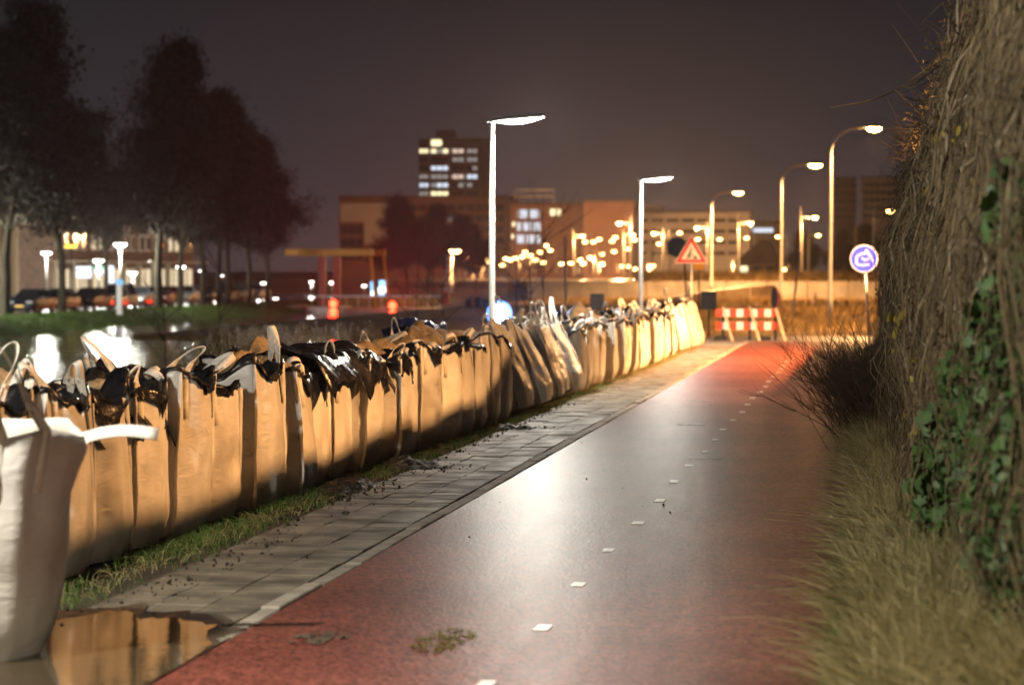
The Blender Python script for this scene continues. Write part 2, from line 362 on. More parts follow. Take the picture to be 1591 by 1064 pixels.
tmeshes = [MB().bbox((-0.1485, -0.148, -0.05), (0.1485, 0.148, 0), 0.004).mesh('paving_tile', M['tile']) for _ in range(1)]
far = MB(); cnt = 0
for j in range(176):
    y = 9.0 + 0.3 * j
    for i in range(3):
        x = -3.99 + 0.3 * i
        z = random.gauss(-0.003, 0.0025); tx, ty = random.gauss(0, 0.006), random.gauss(0, 0.009)
        if j < 100:
            yy = y + (0.15 if i % 2 else 0)
            link('paving_tile', tmeshes[0], pavement, (x, yy, z), (tx, ty, random.gauss(0, 0.008)))
        else:
            yy = y + (0.15 if i % 2 else 0); far.bbox((x - .1485, yy - .148, -.05), (x + .1485, yy + .148, z * .7), 0.004)
tag(far.build('paving_tile', M['tile'], pavement), kind='stuff')
kerb = tag(MB().box((-3.235, 5, -0.2), (-3.103, 61.4, -0.03)).build('kerb', M['brickjoint']), kind='structure')
km = MB().bbox((-0.052, -0.493, -0.1), (0.052, 0.493, 0.012), 0.008).mesh('kerb_stone', M['kerb'])
for j in range(53):
    link('kerb_stone', km, kerb, (-3.16 + random.gauss(0, .003), 9 + j, random.gauss(-0.004, .004)), (0, random.gauss(0, .02), random.gauss(0, .004)))

# puddle lying over the low corner of the pavement
pts = []
for k in range(88):
    t = 2 * math.pi * k / 88; r = 1 + 0.08 * math.sin(3 * t + 1) + 0.05 * math.sin(7 * t) + 0.03 * math.sin(13 * t + 2) + .02 * math.sin(29 * t) + .015 * math.sin(41 * t + 1)
    pts.append((min(-3.115 + .01 * math.sin(9 * t), -3.68 + 0.66 * math.cos(t) * r), 10.2 + 2.0 * math.sin(t) * r, 0.010))
mb = MB(); mb.add(pts + [(x, y, -0.03) for x, y, z in pts], [tuple(range(88))] + [(i, i + 88, (i + 1) % 88 + 88, (i + 1) % 88) for i in range(88)])
tag(mb.build('puddle', M['puddle']), kind='structure')
M['damp'] = mat('damp_silt', (0.035, 0.027, 0.017), (0.075, 0.058, 0.036), 9, 0.35, 0.6, world=True, bump=.3, bscale=40, bdist=.006)
cxp, cyp = -3.68, 10.2
dp = [(min(-3.108, cxp + (x - cxp) * (1.2 + .13 * math.sin(k * 1.9) + .08 * math.sin(k * 4.1))), cyp + (y - cyp) * (1.12 + .07 * math.sin(k * 1.3)), .0062) for k, (x, y, z) in enumerate(pts)]
tag(MB().add(dp + [(x, y, -.03) for x, y, z in dp], [tuple(range(len(dp)))] + [(i, i + len(dp), (i + 1) % len(dp) + len(dp), (i + 1) % len(dp)) for i in range(len(dp))]).build('damp_silt', M['damp']), kind='structure')

# ------------------------------------------------------------------ street lamps
M['led_on'] = glow('led_panel_lit', LED, 28)
M['sod_on'] = glow('sodium_bulb_lit', (1.0, 0.50, 0.13), 60)
M['sod_far'] = glow('sodium_bulb_far', (1.0, 0.55, 0.16), 30)
M['white_on'] = glow('white_globe_lit', (1.0, 0.97, 0.88), 14)
def led_lamp(x, y, h, label, power, tilt=None):
    t = empty('street_lamp', (x, y, -0.08)); tag(t, label, 'street lamp', 'white post lamps behind the bags')
    hz = h + 0.08
    MB().tube([(0, 0, 0), (0, 0, 1.0), (0, 0, 1.02), (0, 0, hz)], [0.06, 0.06, 0.045, 0.038], 14).build('pole', M['polepaint'], t)
    hd = MB()   # flat leaf-shaped housing reaching over the path
    n = 14; top = []; bot = []
    for i in range(n):
        u = i / (n - 1); wv = 0.16 * (math.sin(math.pi * min(1, u * 0.85 + 0.12)) ** 0.6) * (1 if u < .97 else .5)
        xx = -0.07 + 0.86 * u; zc = 0.07 * u
        top += [(xx, -wv, hz + zc + .03), (xx, 0, hz + zc + .055), (xx, wv, hz + zc + .03)]; bot += [(xx, -wv, hz + zc - .005), (xx, wv, hz + zc - .005)]
    vs = top + bot; T = lambda i, k: i * 3 + k; B = lambda i, k: 3 * n + i * 2 + k; fs = []
    for i in range(n - 1):
        fs += [(T(i, 0), T(i, 1), T(i + 1, 1), T(i + 1, 0)), (T(i, 1), T(i, 2), T(i + 1, 2), T(i + 1, 1)), (B(i, 0), T(i, 0), T(i + 1, 0), B(i + 1, 0)),
               (T(i, 2), B(i, 1), B(i + 1, 1), T(i + 1, 2)), (B(i, 1), B(i, 0), B(i + 1, 0), B(i + 1, 1))]
    fs += [(B(0, 0), B(0, 1), T(0, 2), T(0, 1), T(0, 0)), (B(n - 1, 1), B(n - 1, 0), T(n - 1, 0), T(n - 1, 1), T(n - 1, 2))]
    hd.add(vs, fs); hd.build('housing', M['polepaint'], t)
    gl = MB()   # bowed glass below, lit
    vs = []; fs = []
    for i in range(10):
        u = i / 9; wv = 0.14 * math.sin(math.pi * (0.12 + 0.76 * u)) ** 0.6; xx = 0.06 + 0.68 * u; zc = 0.07 * (xx + .07) / .86 - .008; dz = 0.055 * math.sin(math.pi * u)
        vs += [(xx, -wv, hz + zc), (xx, -wv * .6, hz + zc - dz), (xx, wv * .6, hz + zc - dz), (xx, wv, hz + zc)]
    for i in range(9):
        for q in range(3): fs.append((i * 4 + q, i * 4 + q + 1, i * 4 + q + 5, i * 4 + q + 4))
    gl.add(vs, fs, True); gl.build('lamp_glass', M['led_on'], t)
    if tilt is None: light('POINT', 'lamp_light', t, (0.64, 0, hz - 0.10), LED, power, 0.08)
    else: light('SPOT', 'lamp_light', t, (0.55, 0, hz - 0.045), LED, power, 0.035, 160, .22).rotation_euler = (0, tilt, 0)
    return t
led_lamp(-5.62, 8.6, 4.0, 'white post lamp behind the near end of the bag row', 1800)
led_lamp(-5.62, 35.6, 4.0, 'tall white post lamp behind the bags beside the bluish warning light', 1400)
led_lamp(-5.66, 59.3, 4.0, 'white post lamp behind the bags next to the roadworks triangle', 1000)

def sodium_lamp(head, base_z, arm, label, group, power=0, rp=0.07, hs=1.0, armdir=(1, 0), name='street_lamp', m=None, cone=156, color=None):
    """tapered pole with a curved arm and a lit lantern; head = lantern centre"""
    ax, ay = armdir
    x, y, z = head[0] - arm * ax, head[1] - arm * ay, head[2]
    t = empty(name, (x, y, base_z)); tag(t, label, 'street lamp', group)
    H = z - base_z; b = min(0.8, arm * 0.7)
    pts = [(0, 0, 0), (0, 0, 0.9), (0, 0, 0.92), (0, 0, H - b)]; rr = [rp, rp, rp * .8, rp * .6]
    for k in range(1, 7):
        a = math.pi / 2 * k / 6; pts.append((b * (1 - math.cos(a)) * ax, b * (1 - math.cos(a)) * ay, H - b + b * math.sin(a))); rr.append(rp * .55)
    pts.append((max(arm - .3 * hs, b + .05) * ax, max(arm - .3 * hs, b + .05) * ay, H + .04)); rr.append(rp * .5)
    MB().tube(pts, rr, 10).build('pole', M['polepaint'], t)
    hb = MB(); hb.lathe([(0.03, .16), (.13, .12), (.2, .03), (.2, .0)], 14); o = hb.build('lantern_housing', M['polepaint'], t, (arm * ax, arm * ay, H)); o.scale = (1.5 * hs, hs, hs)
    gb = MB(); gb.lathe([(.19, .0), (.17, -.07), (.1, -.13), (0.01, -.15)], 14); o = gb.build('lamp_glass', m or M['sod_on'], t, (arm * ax, arm * ay, H)); o.scale = (1.5 * hs, hs, hs)
    if power: light('SPOT' if cone else 'POINT', 'lamp_light', t, (arm * ax, arm * ay, H - .24 * hs), color or SODIUM, power, 0.12, cone)
    return t
NEAR = 'sodium lamps along the road behind the hedge'
h = at(1358, 199, 77); sodium_lamp(h, 0, 1.35, 'tall orange sodium lamp right of the striped barrier, nearest its hedge', NEAR, 8000, 0.085, .85)
h = at(1267, 256, 104); sodium_lamp(h, 0.0, 1.45, 'orange sodium lamp between the tallest one and the roadworks triangle', NEAR, 9000, 0.085, 1.0)
h = at(1147, 299, 141); sodium_lamp(h, 0.1, 1.55, 'orange sodium lamp just right of the roadworks triangle', NEAR, 22000, 0.085, 1.0)
sodium_lamp(Vector((4.4, 50, 6.5)), 0, 1.3, 'sodium lamp on the road behind the far hedge', NEAR, 46000, 0.085, armdir=(-1, 0))
sodium_lamp(Vector((7.6, 20.5, 7.0)), 0, 1.3, 'sodium lamp on the road behind the near hedge', NEAR, 18000, 0.085, armdir=(-1, 0))

sodium_lamp(Vector((7.2, -9, 7.0)), 0, 1.3, 'unseen pale fill lamp added before the start of the hedge', NEAR, 34000, 0.085, armdir=(-1, 0), m=M['white_on'], color=(1.0, .84, .62))  # added lamp out of view, fills the shaded bag fronts and seams

# ------------------------------------------------------------------ embankment, its walls and the wet road on top
EMB = 1.0
tag(MB().box((-23, 152, -0.5), (70, 640, EMB)).build('embankment', M['field']), kind='structure')
wall = empty('retaining_wall', (0, 151, 0)); tag(wall, 'long low concrete retaining wall holding up the lamplit road', 'wall')
x = -21.5
while x < 3.5:
    MB().bbox((x, -0.35, -.4), (x + 2.45, 0.6, EMB + 0.12), 0.03).build('wall_panel', M['concrete'], wall); x += 2.5
ramp = empty('ramp_wall', (0, 0, 0)); tag(ramp, 'curved pale concrete ramp wall below the lamplit road', 'wall')
prev = None
for k in range(9):
    u = k / 8; X = -16.8 + 10.5 * u; Y = 112 + 36 * u; top = -0.35 + 1.25 * sm(0, 1, u)
    if prev:
        (a, b, t0) = prev
        MB().add([(a, b, -1.2), (X, Y, -1.2), (X, Y, top), (a, b, t0), (a + .4, b + .2, -1.2), (X + .4, Y + .2, -1.2), (X + .4, Y + .2, top), (a + .4, b + .2, t0)],
                 [(0, 1, 2, 3), (7, 6, 5, 4), (3, 2, 6, 7), (0, 3, 7, 4), (1, 5, 6, 2)]).build('wall_panel', M['concrete'], ramp)
    prev = (X + .03, Y + .05, top)
tag(MB().box((-22.6, 156, EMB - .1), (-9, 420, EMB + 0.02)).build('road', M['asphalt_far']), kind='structure')
# fields of dry grass
def tufts(name, n, xy, length, wid, m, lean=0.35, segs=3, zf=None, label=None, cat=None, out=None, sides=2, kind='stuff', dirs=None):
    xy = np.asarray(xy); n = len(xy)
    z = np.array([zf(a, b) for a, b in xy]) if zf else np.zeros(n)
    L_ = length * rng.uniform(.55, 1.25, n); ang = rng.uniform(0, 2 * math.pi, n)
    ld = np.stack([np.cos(ang), np.sin(ang)], 1) * (lean * rng.uniform(.2, 1.3, n))[:, None]
    if dirs is not None: ld = dirs * rng.uniform(.1, 1.0, n)[:, None]
    if out is not None: ld += np.asarray(out)[None, :] * rng.uniform(.3, 1.2, n)[:, None]
    s = np.linspace(0, 1, segs + 1)
    P = np.zeros((n, segs + 1, 3))
    P[:, :, 0] = xy[:, 0:1] + ld[:, 0:1] * L_[:, None] * s[None] ** 1.8
    P[:, :, 1] = xy[:, 1:2] + ld[:, 1:2] * L_[:, None] * s[None] ** 1.8
    lm = np.minimum(1.2, np.linalg.norm(ld, axis=1))
    P[:, :, 2] = z[:, None] + L_[:, None] * (s[None] - 0.42 * lm[:, None] * s[None] ** 2.4)
    W = np.repeat((wid * (1 - s * .85))[None], n, 0)
    v, f = strands(P, W, sides)
    o = link(name, npmesh(name, v, f, m)); tag(o, label, cat, kind=kind); return o
M['drygrass'] = mat('dry_grass', (0.22, 0.14, 0.05), (0.42, 0.30, 0.11), 2.5, 0.85, world=True)
M['straw'] = mat('straw_grass', (0.14, 0.13, 0.035), (0.46, 0.38, 0.19), 9, 0.8, world=True, subs=0.2)
M['greengrass'] = mat('green_blades', (0.045, 0.10, 0.012), (0.11, 0.19, 0.025), 7, 0.75, world=True, subs=0.2)
xy = np.stack([rng.uniform(-20, 6, 16000), rng.uniform(68, 150, 16000)], 1)
tufts('field_grass', 0, xy, .4, .016, M['drygrass'], .5, 2, lambda a, b: ground(a, b), 'dry brown grass over the field behind the barrier', 'grass')
xy = np.stack([rng.uniform(-15, 8, 7000), rng.uniform(152.5, 158, 7000)], 1)
tufts('embankment_grass', 0, xy, .8, .03, M['drygrass'], .4, 2, lambda a, b: EMB, 'tall dry grass along the top of the retaining wall', 'grass')
tag(MB().box((-21, 67, -.2), (12, 151.4, -.045)).build('field', M['field']), kind='structure')

# far sodium lamps (lantern positions read off the photograph; the farther, the nearer the horizon)
FAR = 'sodium lamps along the far roads'
heads = [(962, 346), (905, 366), (909, 375), (922, 375), (931, 371), (951, 374), (956, 368), (954, 390), (935, 394), (917, 399), (901, 403), (906, 409), (887, 408), (872, 409),
         (937, 409), (975, 386), (983, 364), (986, 372), (1016, 362), (1024, 378), (1056, 361), (1083, 353), (1084, 371), (1118, 371), (1160, 369), (1166, 346), (1145, 407), (1182, 410),
         (967, 413), (975, 413), (986, 417), (1014, 412), (849, 381), (855, 388), (839, 391), (832, 403), (824, 396), (816, 391), (813, 398), (801, 400), (793, 403), (786, 401), (844, 407),
         (712, 404), (720, 407), (729, 400), (730, 409), (740, 412), (749, 415), (755, 401), (759, 406), (780, 411), (1266, 337), (1271, 365), (1209, 367), (1345, 361), (1383, 327),
         (1229, 412), (1220, 418)]
proto = {}
def far_lamp(hd, base_z, arm, hs, label, group, lit):
    t = empty('street_lamp', (hd.x - arm, hd.y, base_z)); tag(t, label, 'street lamp', group)
    if 'pole' not in proto:
        proto['pole'] = MB().tube([(0, 0, 0), (0, 0, .9), (0.012, 0, .965), (.05, 0, .99)], [.5, .34, .3, .25], 8).mesh('pole', M['polepaint'])
        proto['housing'] = MB().lathe([(0.02, .16), (.15, .12), (.2, .03), (.2, 0)], 10).mesh('lantern_housing', M['polepaint'])
        proto['glass'] = MB().lathe([(.2, .0), (.18, -.12), (.1, -.2), (0.01, -.22)], 10).mesh('lamp_glass', M['sod_far'])
        proto['arm'] = MB().tube([(0, 0, 0), (.5, 0, .3), (1, 0, .32)], [.3, .25, .25], 6).mesh('arm', M['polepaint'])
    H = hd.z - base_z
    link('pole', proto['pole'], t, None, None, (.28, .28, H)); link('arm', proto['arm'], t, (0.01, 0, H * .985), None, (arm, .2, .2))
    link('lantern_housing', proto['housing'], t, (arm, 0, H), None, (hs * 1.3, hs, hs)); link('lamp_glass', proto['glass'], t, (arm, 0, H), None, (hs * 1.5, hs, hs))
    if lit: light('POINT', 'lamp_light', t, (arm, 0, H - .3 * hs), SODIUM, lit, .2)
def far_label(px, py):
    w_ = 'low orange sodium lamp ' if py > 390 else 'orange sodium lamp '
    if px < 785: return w_ + 'in the string between bridge barrier and white post lamp'
    if px < 860: return w_ + 'before the office with bluish lit windows'
    if px < 906: return w_ + 'where bluish window office and reddish block meet'
    if px < 945: return w_ + 'before the plain reddish block, nearer the bluish windows'
    if px < 984: return w_ + 'before the plain reddish block, nearer the pale office'
    if px < 1030: return w_ + 'beside the second white post lamp before the pale office'
    if px < 1100: return w_ + 'around the roadworks triangle before the pale office'
    if px < 1190: return w_ + 'near the gabled house'
    if px < 1300: return w_ + 'before the dark trees right of the gabled house'
    return w_ + 'close to the round blue sign'
lits = {0: 12000, 1: 12000, 16: 12000, 21: 14000, 25: 9000, 18: 12000, 52: 9000, 9: 34000, 14: 34000, 38: 30000, 47: 30000, 26: 34000, 31: 40000, 57: 15000}
for i, (px, py) in enumerate(heads):
    Y = min(690, 4.7 * FPX / max(4, 420 - py))
    hd = at(px, py, Y); base = EMB if px > 790 else (0.0 if Y < 250 else -0.7)
    hs = max(0.9, Y / 330)
    far_lamp(hd, base, 1.2 * (1 if i % 3 else -1), hs, far_label(px, py), FAR, lits.get(i, 0))

# ------------------------------------------------------------------ big bags
def superR(th, n):   # rounded-square radius
    c, s = abs(math.cos(th)), abs(math.sin(th)); return (c ** n + s ** n) ** (-1.0 / n)
def make_bag(root, seed, W=0.9, D=0.9, H=0.95, corner=(1, 1, 1, 1), liner=0.12, sandh=0.1, loops=(1, 1, 1, 1), looplen=0.26, blue=False, flare=None, sandshow=True, hangfront=0.0):
    """corner order: +x+y, -x+y, -x-y, +x-y ; front of the row is +x"""
    rs = random.Random(seed); NU, NV = 96, 22
    off = Vector((seed * 3.17, seed * 1.31, seed * .77)); bulge = rs.uniform(.0, .03); ph = [rs.uniform(0, 6.28) for _ in range(6)]; lean = rs.uniform(-.03, .03); leany = rs.uniform(-.02, .02)
    sag = rs.uniform(0.05, .12)
    def rim(th):
        q = th / (math.pi / 2) - .5; k0 = math.floor(q); f = q - k0; c0 = corner[int(k0) % 4]; c1 = corner[int(k0 + 1) % 4]
        d0 = math.exp(-(f / .2) ** 2); d1 = math.exp(-((1 - f) / .2) ** 2)
        return H - sag * .4 + .15 * (c0 * d0 + c1 * d1) + 0.03 * math.sin(2.7 * th + ph[0]) + .015 * math.sin(7 * th + ph[1])
    def surf(th, t, extra=0.0):
        r = superR(th, 2.75)
        prof = 0.87 + .13 * sm(-.05, .2, t) - .025 * sm(.6, 1.0, t)
        mid = 1 - abs(math.sin(2 * th)) ** .7      # 1 at face middles, 0 at corners
        r2 = r * prof + bulge * 2 * math.sin(math.pi * min(1, t * 1.05)) * mid
        cs = abs(math.sin(2 * th)) ** 40; r2 += .075 * cs * (0.5 + t)       # seams pinch out
        nz = mnoise.noise(Vector((math.cos(th) * 1.5, math.sin(th) * 1.5, t * 1.6)) * 1.6 + off)
        n2 = mnoise.noise(Vector((math.cos(th) * 5, math.sin(th) * 5, t * 9)) + off)
        n3 = mnoise.noise(Vector((math.cos(th) * 9, math.sin(th) * 9, t * 3)) * 1.5 + off)
        r2 += .045 * nz + .016 * n2 + .009 * n3 + extra
        x = math.cos(th) * r2 * D / 2; y = math.sin(th) * r2 * W / 2
        z = t * rim(th)
        x += lean * t * t + .0; y += leany * t * t
        if flare:
            fx, fy, a0, wdt, amt, drop = flare
            da = (th - a0 + math.pi) % (2 * math.pi) - math.pi; g0 = math.exp(-(da / wdt) ** 2); g = g0 * (.65 * t ** 1.15 + .35 * sm(.66, 1.0, t))
            x += fx * g * amt; y += fy * g * amt; z -= drop * g0 * sm(.8, 1.0, t)
        return Vector((x, y, z))
    vs = []; fs = []
    for j in range(NV + 1):
        t = j / NV
        for i in range(NU): vs.append(surf(2 * math.pi * i / NU, t))
    for j in range(NV):
        for i in range(NU):
            i2 = (i + 1) % NU; fs.append((j * NU + i, j * NU + i2, (j + 1) * NU + i2, (j + 1) * NU + i))
    fs.append(tuple(range(NU - 1, -1, -1)))
    body = MB().add(vs, fs, True).build('fabric_body', M['bag'], root)
    md = body.modifiers.new('thickness', 'SOLIDIFY'); md.thickness = 0.006; md.offset = -1
    # seam welts down the corners
    for c in range(4):
        th = math.pi / 4 + c * math.pi / 2
        if c in (0, 3) and not flare:
            pts = [surf(th + .008 * math.sin(j * .7 + seed), j / 14 * .97 + .01, .03) for j in range(15)]; od = Vector((math.cos(th), math.sin(th), 0))
            MB().ribbon(pts, [(od + Vector((.12 * math.sin(j * .5 + seed), .12 * math.cos(j * .6), 0))) for j in range(15)], .05, .012).build('seam', M['bag'], root)
    # sand
    NR = 12; vs = []; fs = []
    zb = H - sag - .05; cxo, cyo = rs.uniform(-.12, .12), rs.uniform(-.12, .12)
    for j in range(NR + 1):
        q = j / NR
        for i in range(36):
            th = 2 * math.pi * i / 36; p = surf(th, .9) * q * .97
            hgt = zb + sandh * math.exp(-(((p.x - cxo) / .28) ** 2 + ((p.y - cyo) / .28) ** 2)) + .045 * mnoise.noise(Vector((p.x * 6, p.y * 6, seed))) + .022 * mnoise.noise(Vector((p.x * 19, p.y * 19, seed + 3.1)))
            vs.append((p.x, p.y, hgt))
    for j in range(NR):
        for i in range(36):
            i2 = (i + 1) % 36; fs.append((j * 36 + i, j * 36 + i2, (j + 1) * 36 + i2, (j + 1) * 36 + i))
    MB().add(vs, fs, True).build('sand', M['sand'], root)
    # plastic liner folded over the rim
    if liner > 0:
        NL = 90; NS = 9; vs = []; fs = []
        a0 = rs.uniform(-.9, .9) * 0.6; amt = [.006 + 0 * max(0.0, -.25 + .9 * mnoise.noise(Vector((math.cos(a) * 1.3, math.sin(a) * 1.3, seed * 2.3)))) for a in [2 * math.pi * i / NL for i in range(NL)]]
        for i in range(NL):
            th = 2 * math.pi * i / NL; rz = rim(th); hang = amt[i] + hangfront * math.exp(-(abs((th if th < math.pi else th - 2 * math.pi) - a0) / .7) ** 4) * (.75 + .9 * mnoise.noise(Vector((th * 2.2, seed, 3.3))))
            up = .03 + .10 * max(0, mnoise.noise(Vector((math.cos(th) * 2, math.sin(th) * 2, seed + 9)))) * (1.6 if abs(th - math.pi) < 1 else .7)
            pin = surf(th, .95) ; pr = surf(th, 1.0); pdir = Vector((pr.x, pr.y, 0)).normalized()
            pts = [pin * .62 + Vector((0, 0, zb * .38 + .0)), pin * .80, pin * .93, pr * .985 + Vector((0, 0, up)), pr + pdir * .012 + Vector((0, 0, up * .6)),
                   pr + pdir * .016 - Vector((0, 0, hang * .25)), pr + pdir * .02 - Vector((0, 0, hang * .5)), pr + pdir * .02 - Vector((0, 0, hang * .8)), pr + pdir * .016 - Vector((0, 0, hang))]
            pts[0].z = zb + .02; pts[1].z = zb + .10; pts[2].z = max(zb + .12, pr.z - .03)
            for s_, p in enumerate(pts):
                cr_ = .030 * mnoise.noise(Vector((math.cos(th) * 4, math.sin(th) * 4, s_ * .55)) + off) + .018 * mnoise.noise(Vector((math.cos(th) * 11, math.sin(th) * 11, s_ * 1.1)) + off)
                vs.append(p + pdir * (abs(cr_) + .004 if s_ >= 4 else cr_) + Vector((0, 0, cr_ * .8)))
        for i in range(NL):
            i2 = (i + 1) % NL
            for s_ in range(NS - 1): fs.append((i * NS + s_, i2 * NS + s_, i2 * NS + s_ + 1, i * NS + s_ + 1))
        MB().add(vs, fs, True).build('plastic_liner', M['blueliner'] if blue else M['liner'], root)
    # lifting loops
    for c in range(4):
        if not loops[c]: continue
        th = math.pi / 4 + c * math.pi / 2; e = .16
        b0 = surf(th - e, .99, .012); b1 = surf(th + e, .99, .012); d0 = surf(th - e, .72, .012); d1 = surf(th + e, .72, .012)
        k = loops[c]; ll = looplen * k * rs.uniform(.6, 1.5)
        ln = Vector((rs.uniform(-.5, .6), rs.uniform(-1.2, 1.2), 1.0)).normalized()
        if rs.random() < .35: ln = Vector((rs.uniform(-.2, .9), rs.uniform(-.9, .9), .45)).normalized()
        side = (b1 - b0).normalized(); rs_p = rs.uniform(.55, .95); rs_w = rs.uniform(.25, 1.1); rs_b = rs.uniform(-.06, .06); pts = [d0, (d0 + b0) / 2 + Vector((0, 0, 0)), b0]
        apex = (b0 + b1) / 2 + ln * ll; ctl = .5 * (b1 - b0).length
        for q in range(1, 14):
            u = q / 14; a = u * math.pi
            base = b0.lerp(b1, u); pinch = base.lerp((b0 + b1) / 2, rs_p * math.sin(a) ** .6)
            fat = side * (-.05 * rs_w * math.sin(2 * a)) + Vector((rs_b * math.sin(a) ** 2, 0, 0))
            pts.append(pinch + ln * ll * math.sin(a) ** .75 + fat)
        pts += [b1, (d1 + b1) / 2, d1]
        nrm = Vector((math.cos(th), math.sin(th), .15)).cross(Vector((0, 0, 1))) if False else ln.cross(side).normalized()
        wn = [side] * 3 + [nrm.lerp(side, abs(1 - 2 * (q / 14)) ** 3) for q in range(1, 14)] + [side] * 3
        MB().ribbon(pts, wn, .055, .004).build('lifting_loop', M['strap'], root)
    return root

def front_x(y): return float(np.interp(y, [11, 15, 24, 31, 44, 58], [-4.76, -4.72, -4.52, -4.38, -4.24, -4.18]))
ord_ = ['first', 'second', 'third', 'fourth', 'fifth', 'sixth', 'seventh', 'eighth', 'ninth', 'tenth', 'eleventh', 'twelfth', 'thirteenth', 'fourteenth']
bag_y = []
y = 12.1
while y < 52.0:
    bag_y.append(y); y += 0.905 + random.uniform(-.02, .02)
nb = len(bag_y)
i_l1 = min(range(nb), key=lambda i: abs(bag_y[i] - 35.6))
spec = random.Random(11)
i_mud = min(range(nb), key=lambda i: abs(bag_y[i] - 21.9))
GB = 'row of white sand filled bulk bags along the pavement'
for i, y in enumerate(bag_y):
    H = float(np.interp(y, [11, 18, 24, 50], [1.08, 1.03, .96, .92])) + spec.uniform(-.06, .06)
    lo = [spec.choice((0, 0, .5, .8, 1)) for _ in range(4)]; 
    corner = [spec.uniform(.1, 1.0) for _ in range(4)]
    liner = spec.choice((0.02, .05, .1, .16, .05)); sandh = spec.uniform(.02, .24); hf = spec.choice((0, 0, 0, .08))
    blue = False
    kw = {}
    if i in (3, 4): sandh = .22; hf = .12
    if i in (8, 9, 11, 12): hf = .24; sandh = .3; lo = [.5, 0, 0, .6]
    if 12 < i <= 15: sandh = .3; lo = [.4, .6, .5, .4]
    if 16 <= i <= 21: sandh = .26
    if abs(y - 30.2) < .5: blue = True; liner = .22; hf = .1
    if 22 <= i <= 25: lo = [1.4, 1, 1, 1.5]
    if i in (0, 1, 2, 5): lo = [1.1, 1, .8, 1.2]
    d = i - i_l1
    n_end = nb - 1 - i
    if d == 0: lab = 'white bulk bag in front of the post lamp beside the bluish light'
    elif 1 <= -d <= 7: lab = f'white bulk bag, {ord_[-d - 1]} before the post lamp beside the bluish light'
    elif n_end < 4: lab = f'white bulk bag, {ord_[n_end]} of the narrow row back from the wide bags'
    elif d > 0: lab = f'orange lit white bulk bag, {ord_[d - 1]} past the post lamp by the bluish light'
    elif i < 7: lab = f'white bulk bag, {ord_[i]} in the row after the slumped open bag'
    elif i == i_mud: lab = 'white bulk bag with the dark mud heap at its foot'
    elif i < i_mud: lab = f'white bulk bag in orange light, {ord_[i_mud - i - 1]} before the dark mud heap'
    else: lab = f'white bulk bag in orange light, {ord_[i - i_mud - 1]} past the dark mud heap'
    t = empty('bulk_bag', (front_x(y) - .46 + spec.uniform(-.085, .085), y, -0.05), spec.uniform(-.16, .16)); t.rotation_euler[1] = spec.uniform(-.07, .03); tag(t, lab, 'bulk bag', GB)
    if 29.4 < y < 35.0: t.rotation_euler[1] = -R(23 + 2 * math.sin(i * 2.1)); t.location.x += .22; H *= 1.06; liner = 0; hf = 0
    make_bag(t, i + 1, W=.90 + spec.uniform(-.02, .02), D=1.0, H=H, corner=corner, liner=liner, sandh=sandh, loops=lo, looplen=.25, blue=blue, hangfront=hf)
# wider bags at the barrier end
for k, (px, py, Y, wd) in enumerate(((1052, 540, 53.4, 1.15), (1066, 538, 55.6, 1.15), (1086, 536, 57.6, .8))):
    p = at(px, py, Y); t = empty('bulk_bag', (-4.62 + .1 * k, Y, -.05), .12); t.rotation_euler[1] = -R(14)
    tag(t, ['wide white bulk bag after the end of the narrow row, its loops up', 'middle one of the three wide white bulk bags near the striped barrier', 'last white bulk bag of the row, beside the roadworks sign post'][k], 'bulk bag', GB)
    make_bag(t, 80 + k, W=wd, D=1.0, H=1.0, corner=(1, .8, .6, 1), liner=.1, sandh=.1, loops=(1.1, 1, 1, 1.1), looplen=.3)
# near slumped bag, its rim flopping open over the pavement
t = empty('bulk_bag', (-4.33, 10.86, -.03), .12); tag(t, 'slumped white bulk bag by the puddle, its open rim flopping outward', 'bulk bag', GB)
make_bag(t, 61, W=.95, D=1.0, H=1.10, corner=(.6, .9, .7, .4), liner=0, sandh=.12, loops=(0, 1.4, 1.5, 1.2), looplen=.33, flare=(1.0, -.15, 0, .95, .2, .03))
# loose tail of webbing sticking out of the slumped bag
a = Vector((-3.72, 11.0, 1.0)); pts = [a + Vector((.0 + .36 * u, .10 * u, .03 * math.sin(u * 3.1) + .02 * u)) for u in [k / 8 for k in range(9)]]
tag(MB().ribbon(pts, Vector((0.1, .5, .5)), .07, .006).build('strap_end', M['strap']), 'loose pale webbing strap sticking out over the slumped bag', 'strap')

# black sheets drawn over groups of bags
def sheet(name, label, x0, x1, y0, y1, zb, amp, seed, m, group=None):
    n1, n2 = 26, 40; vs = []
    for i in range(n1):
        for j in range(n2):
            u, v = i / (n1 - 1), j / (n2 - 1)
            x = x0 + (front_x((y0 + y1) / 2) + 4.68) + (x1 - x0) * u + .05 * mnoise.noise(Vector((v * 5, seed, 1))); yv = y0 + (y1 - y0) * v + .08 * mnoise.noise(Vector((u * 4, seed, 2)))
            z = zb + amp * mnoise.noise(Vector((x * 1.7, yv * 1.7, seed))) + .5 * amp * mnoise.noise(Vector((x * 5, yv * 5, seed + 4))) + .22 * amp * mnoise.noise(Vector((x * 13, yv * 13, seed + 8)))
            dr = max(0, u - .86) * 1.9; z -= dr * (1 + .8 * mnoise.noise(Vector((v * 6, seed, 7))))
            vs.append((x, yv, z))
    fs = [(i * n2 + j, i * n2 + j + 1, (i + 1) * n2 + j + 1, (i + 1) * n2 + j) for i in range(n1 - 1) for j in range(n2 - 1)]
    o = MB().add(vs, fs, True).build(name, m); md = o.modifiers.new('thickness', 'SOLIDIFY'); md.thickness = .004
    tag(o, label, 'plastic sheet', group or 'black plastic sheets over the bags'); return o
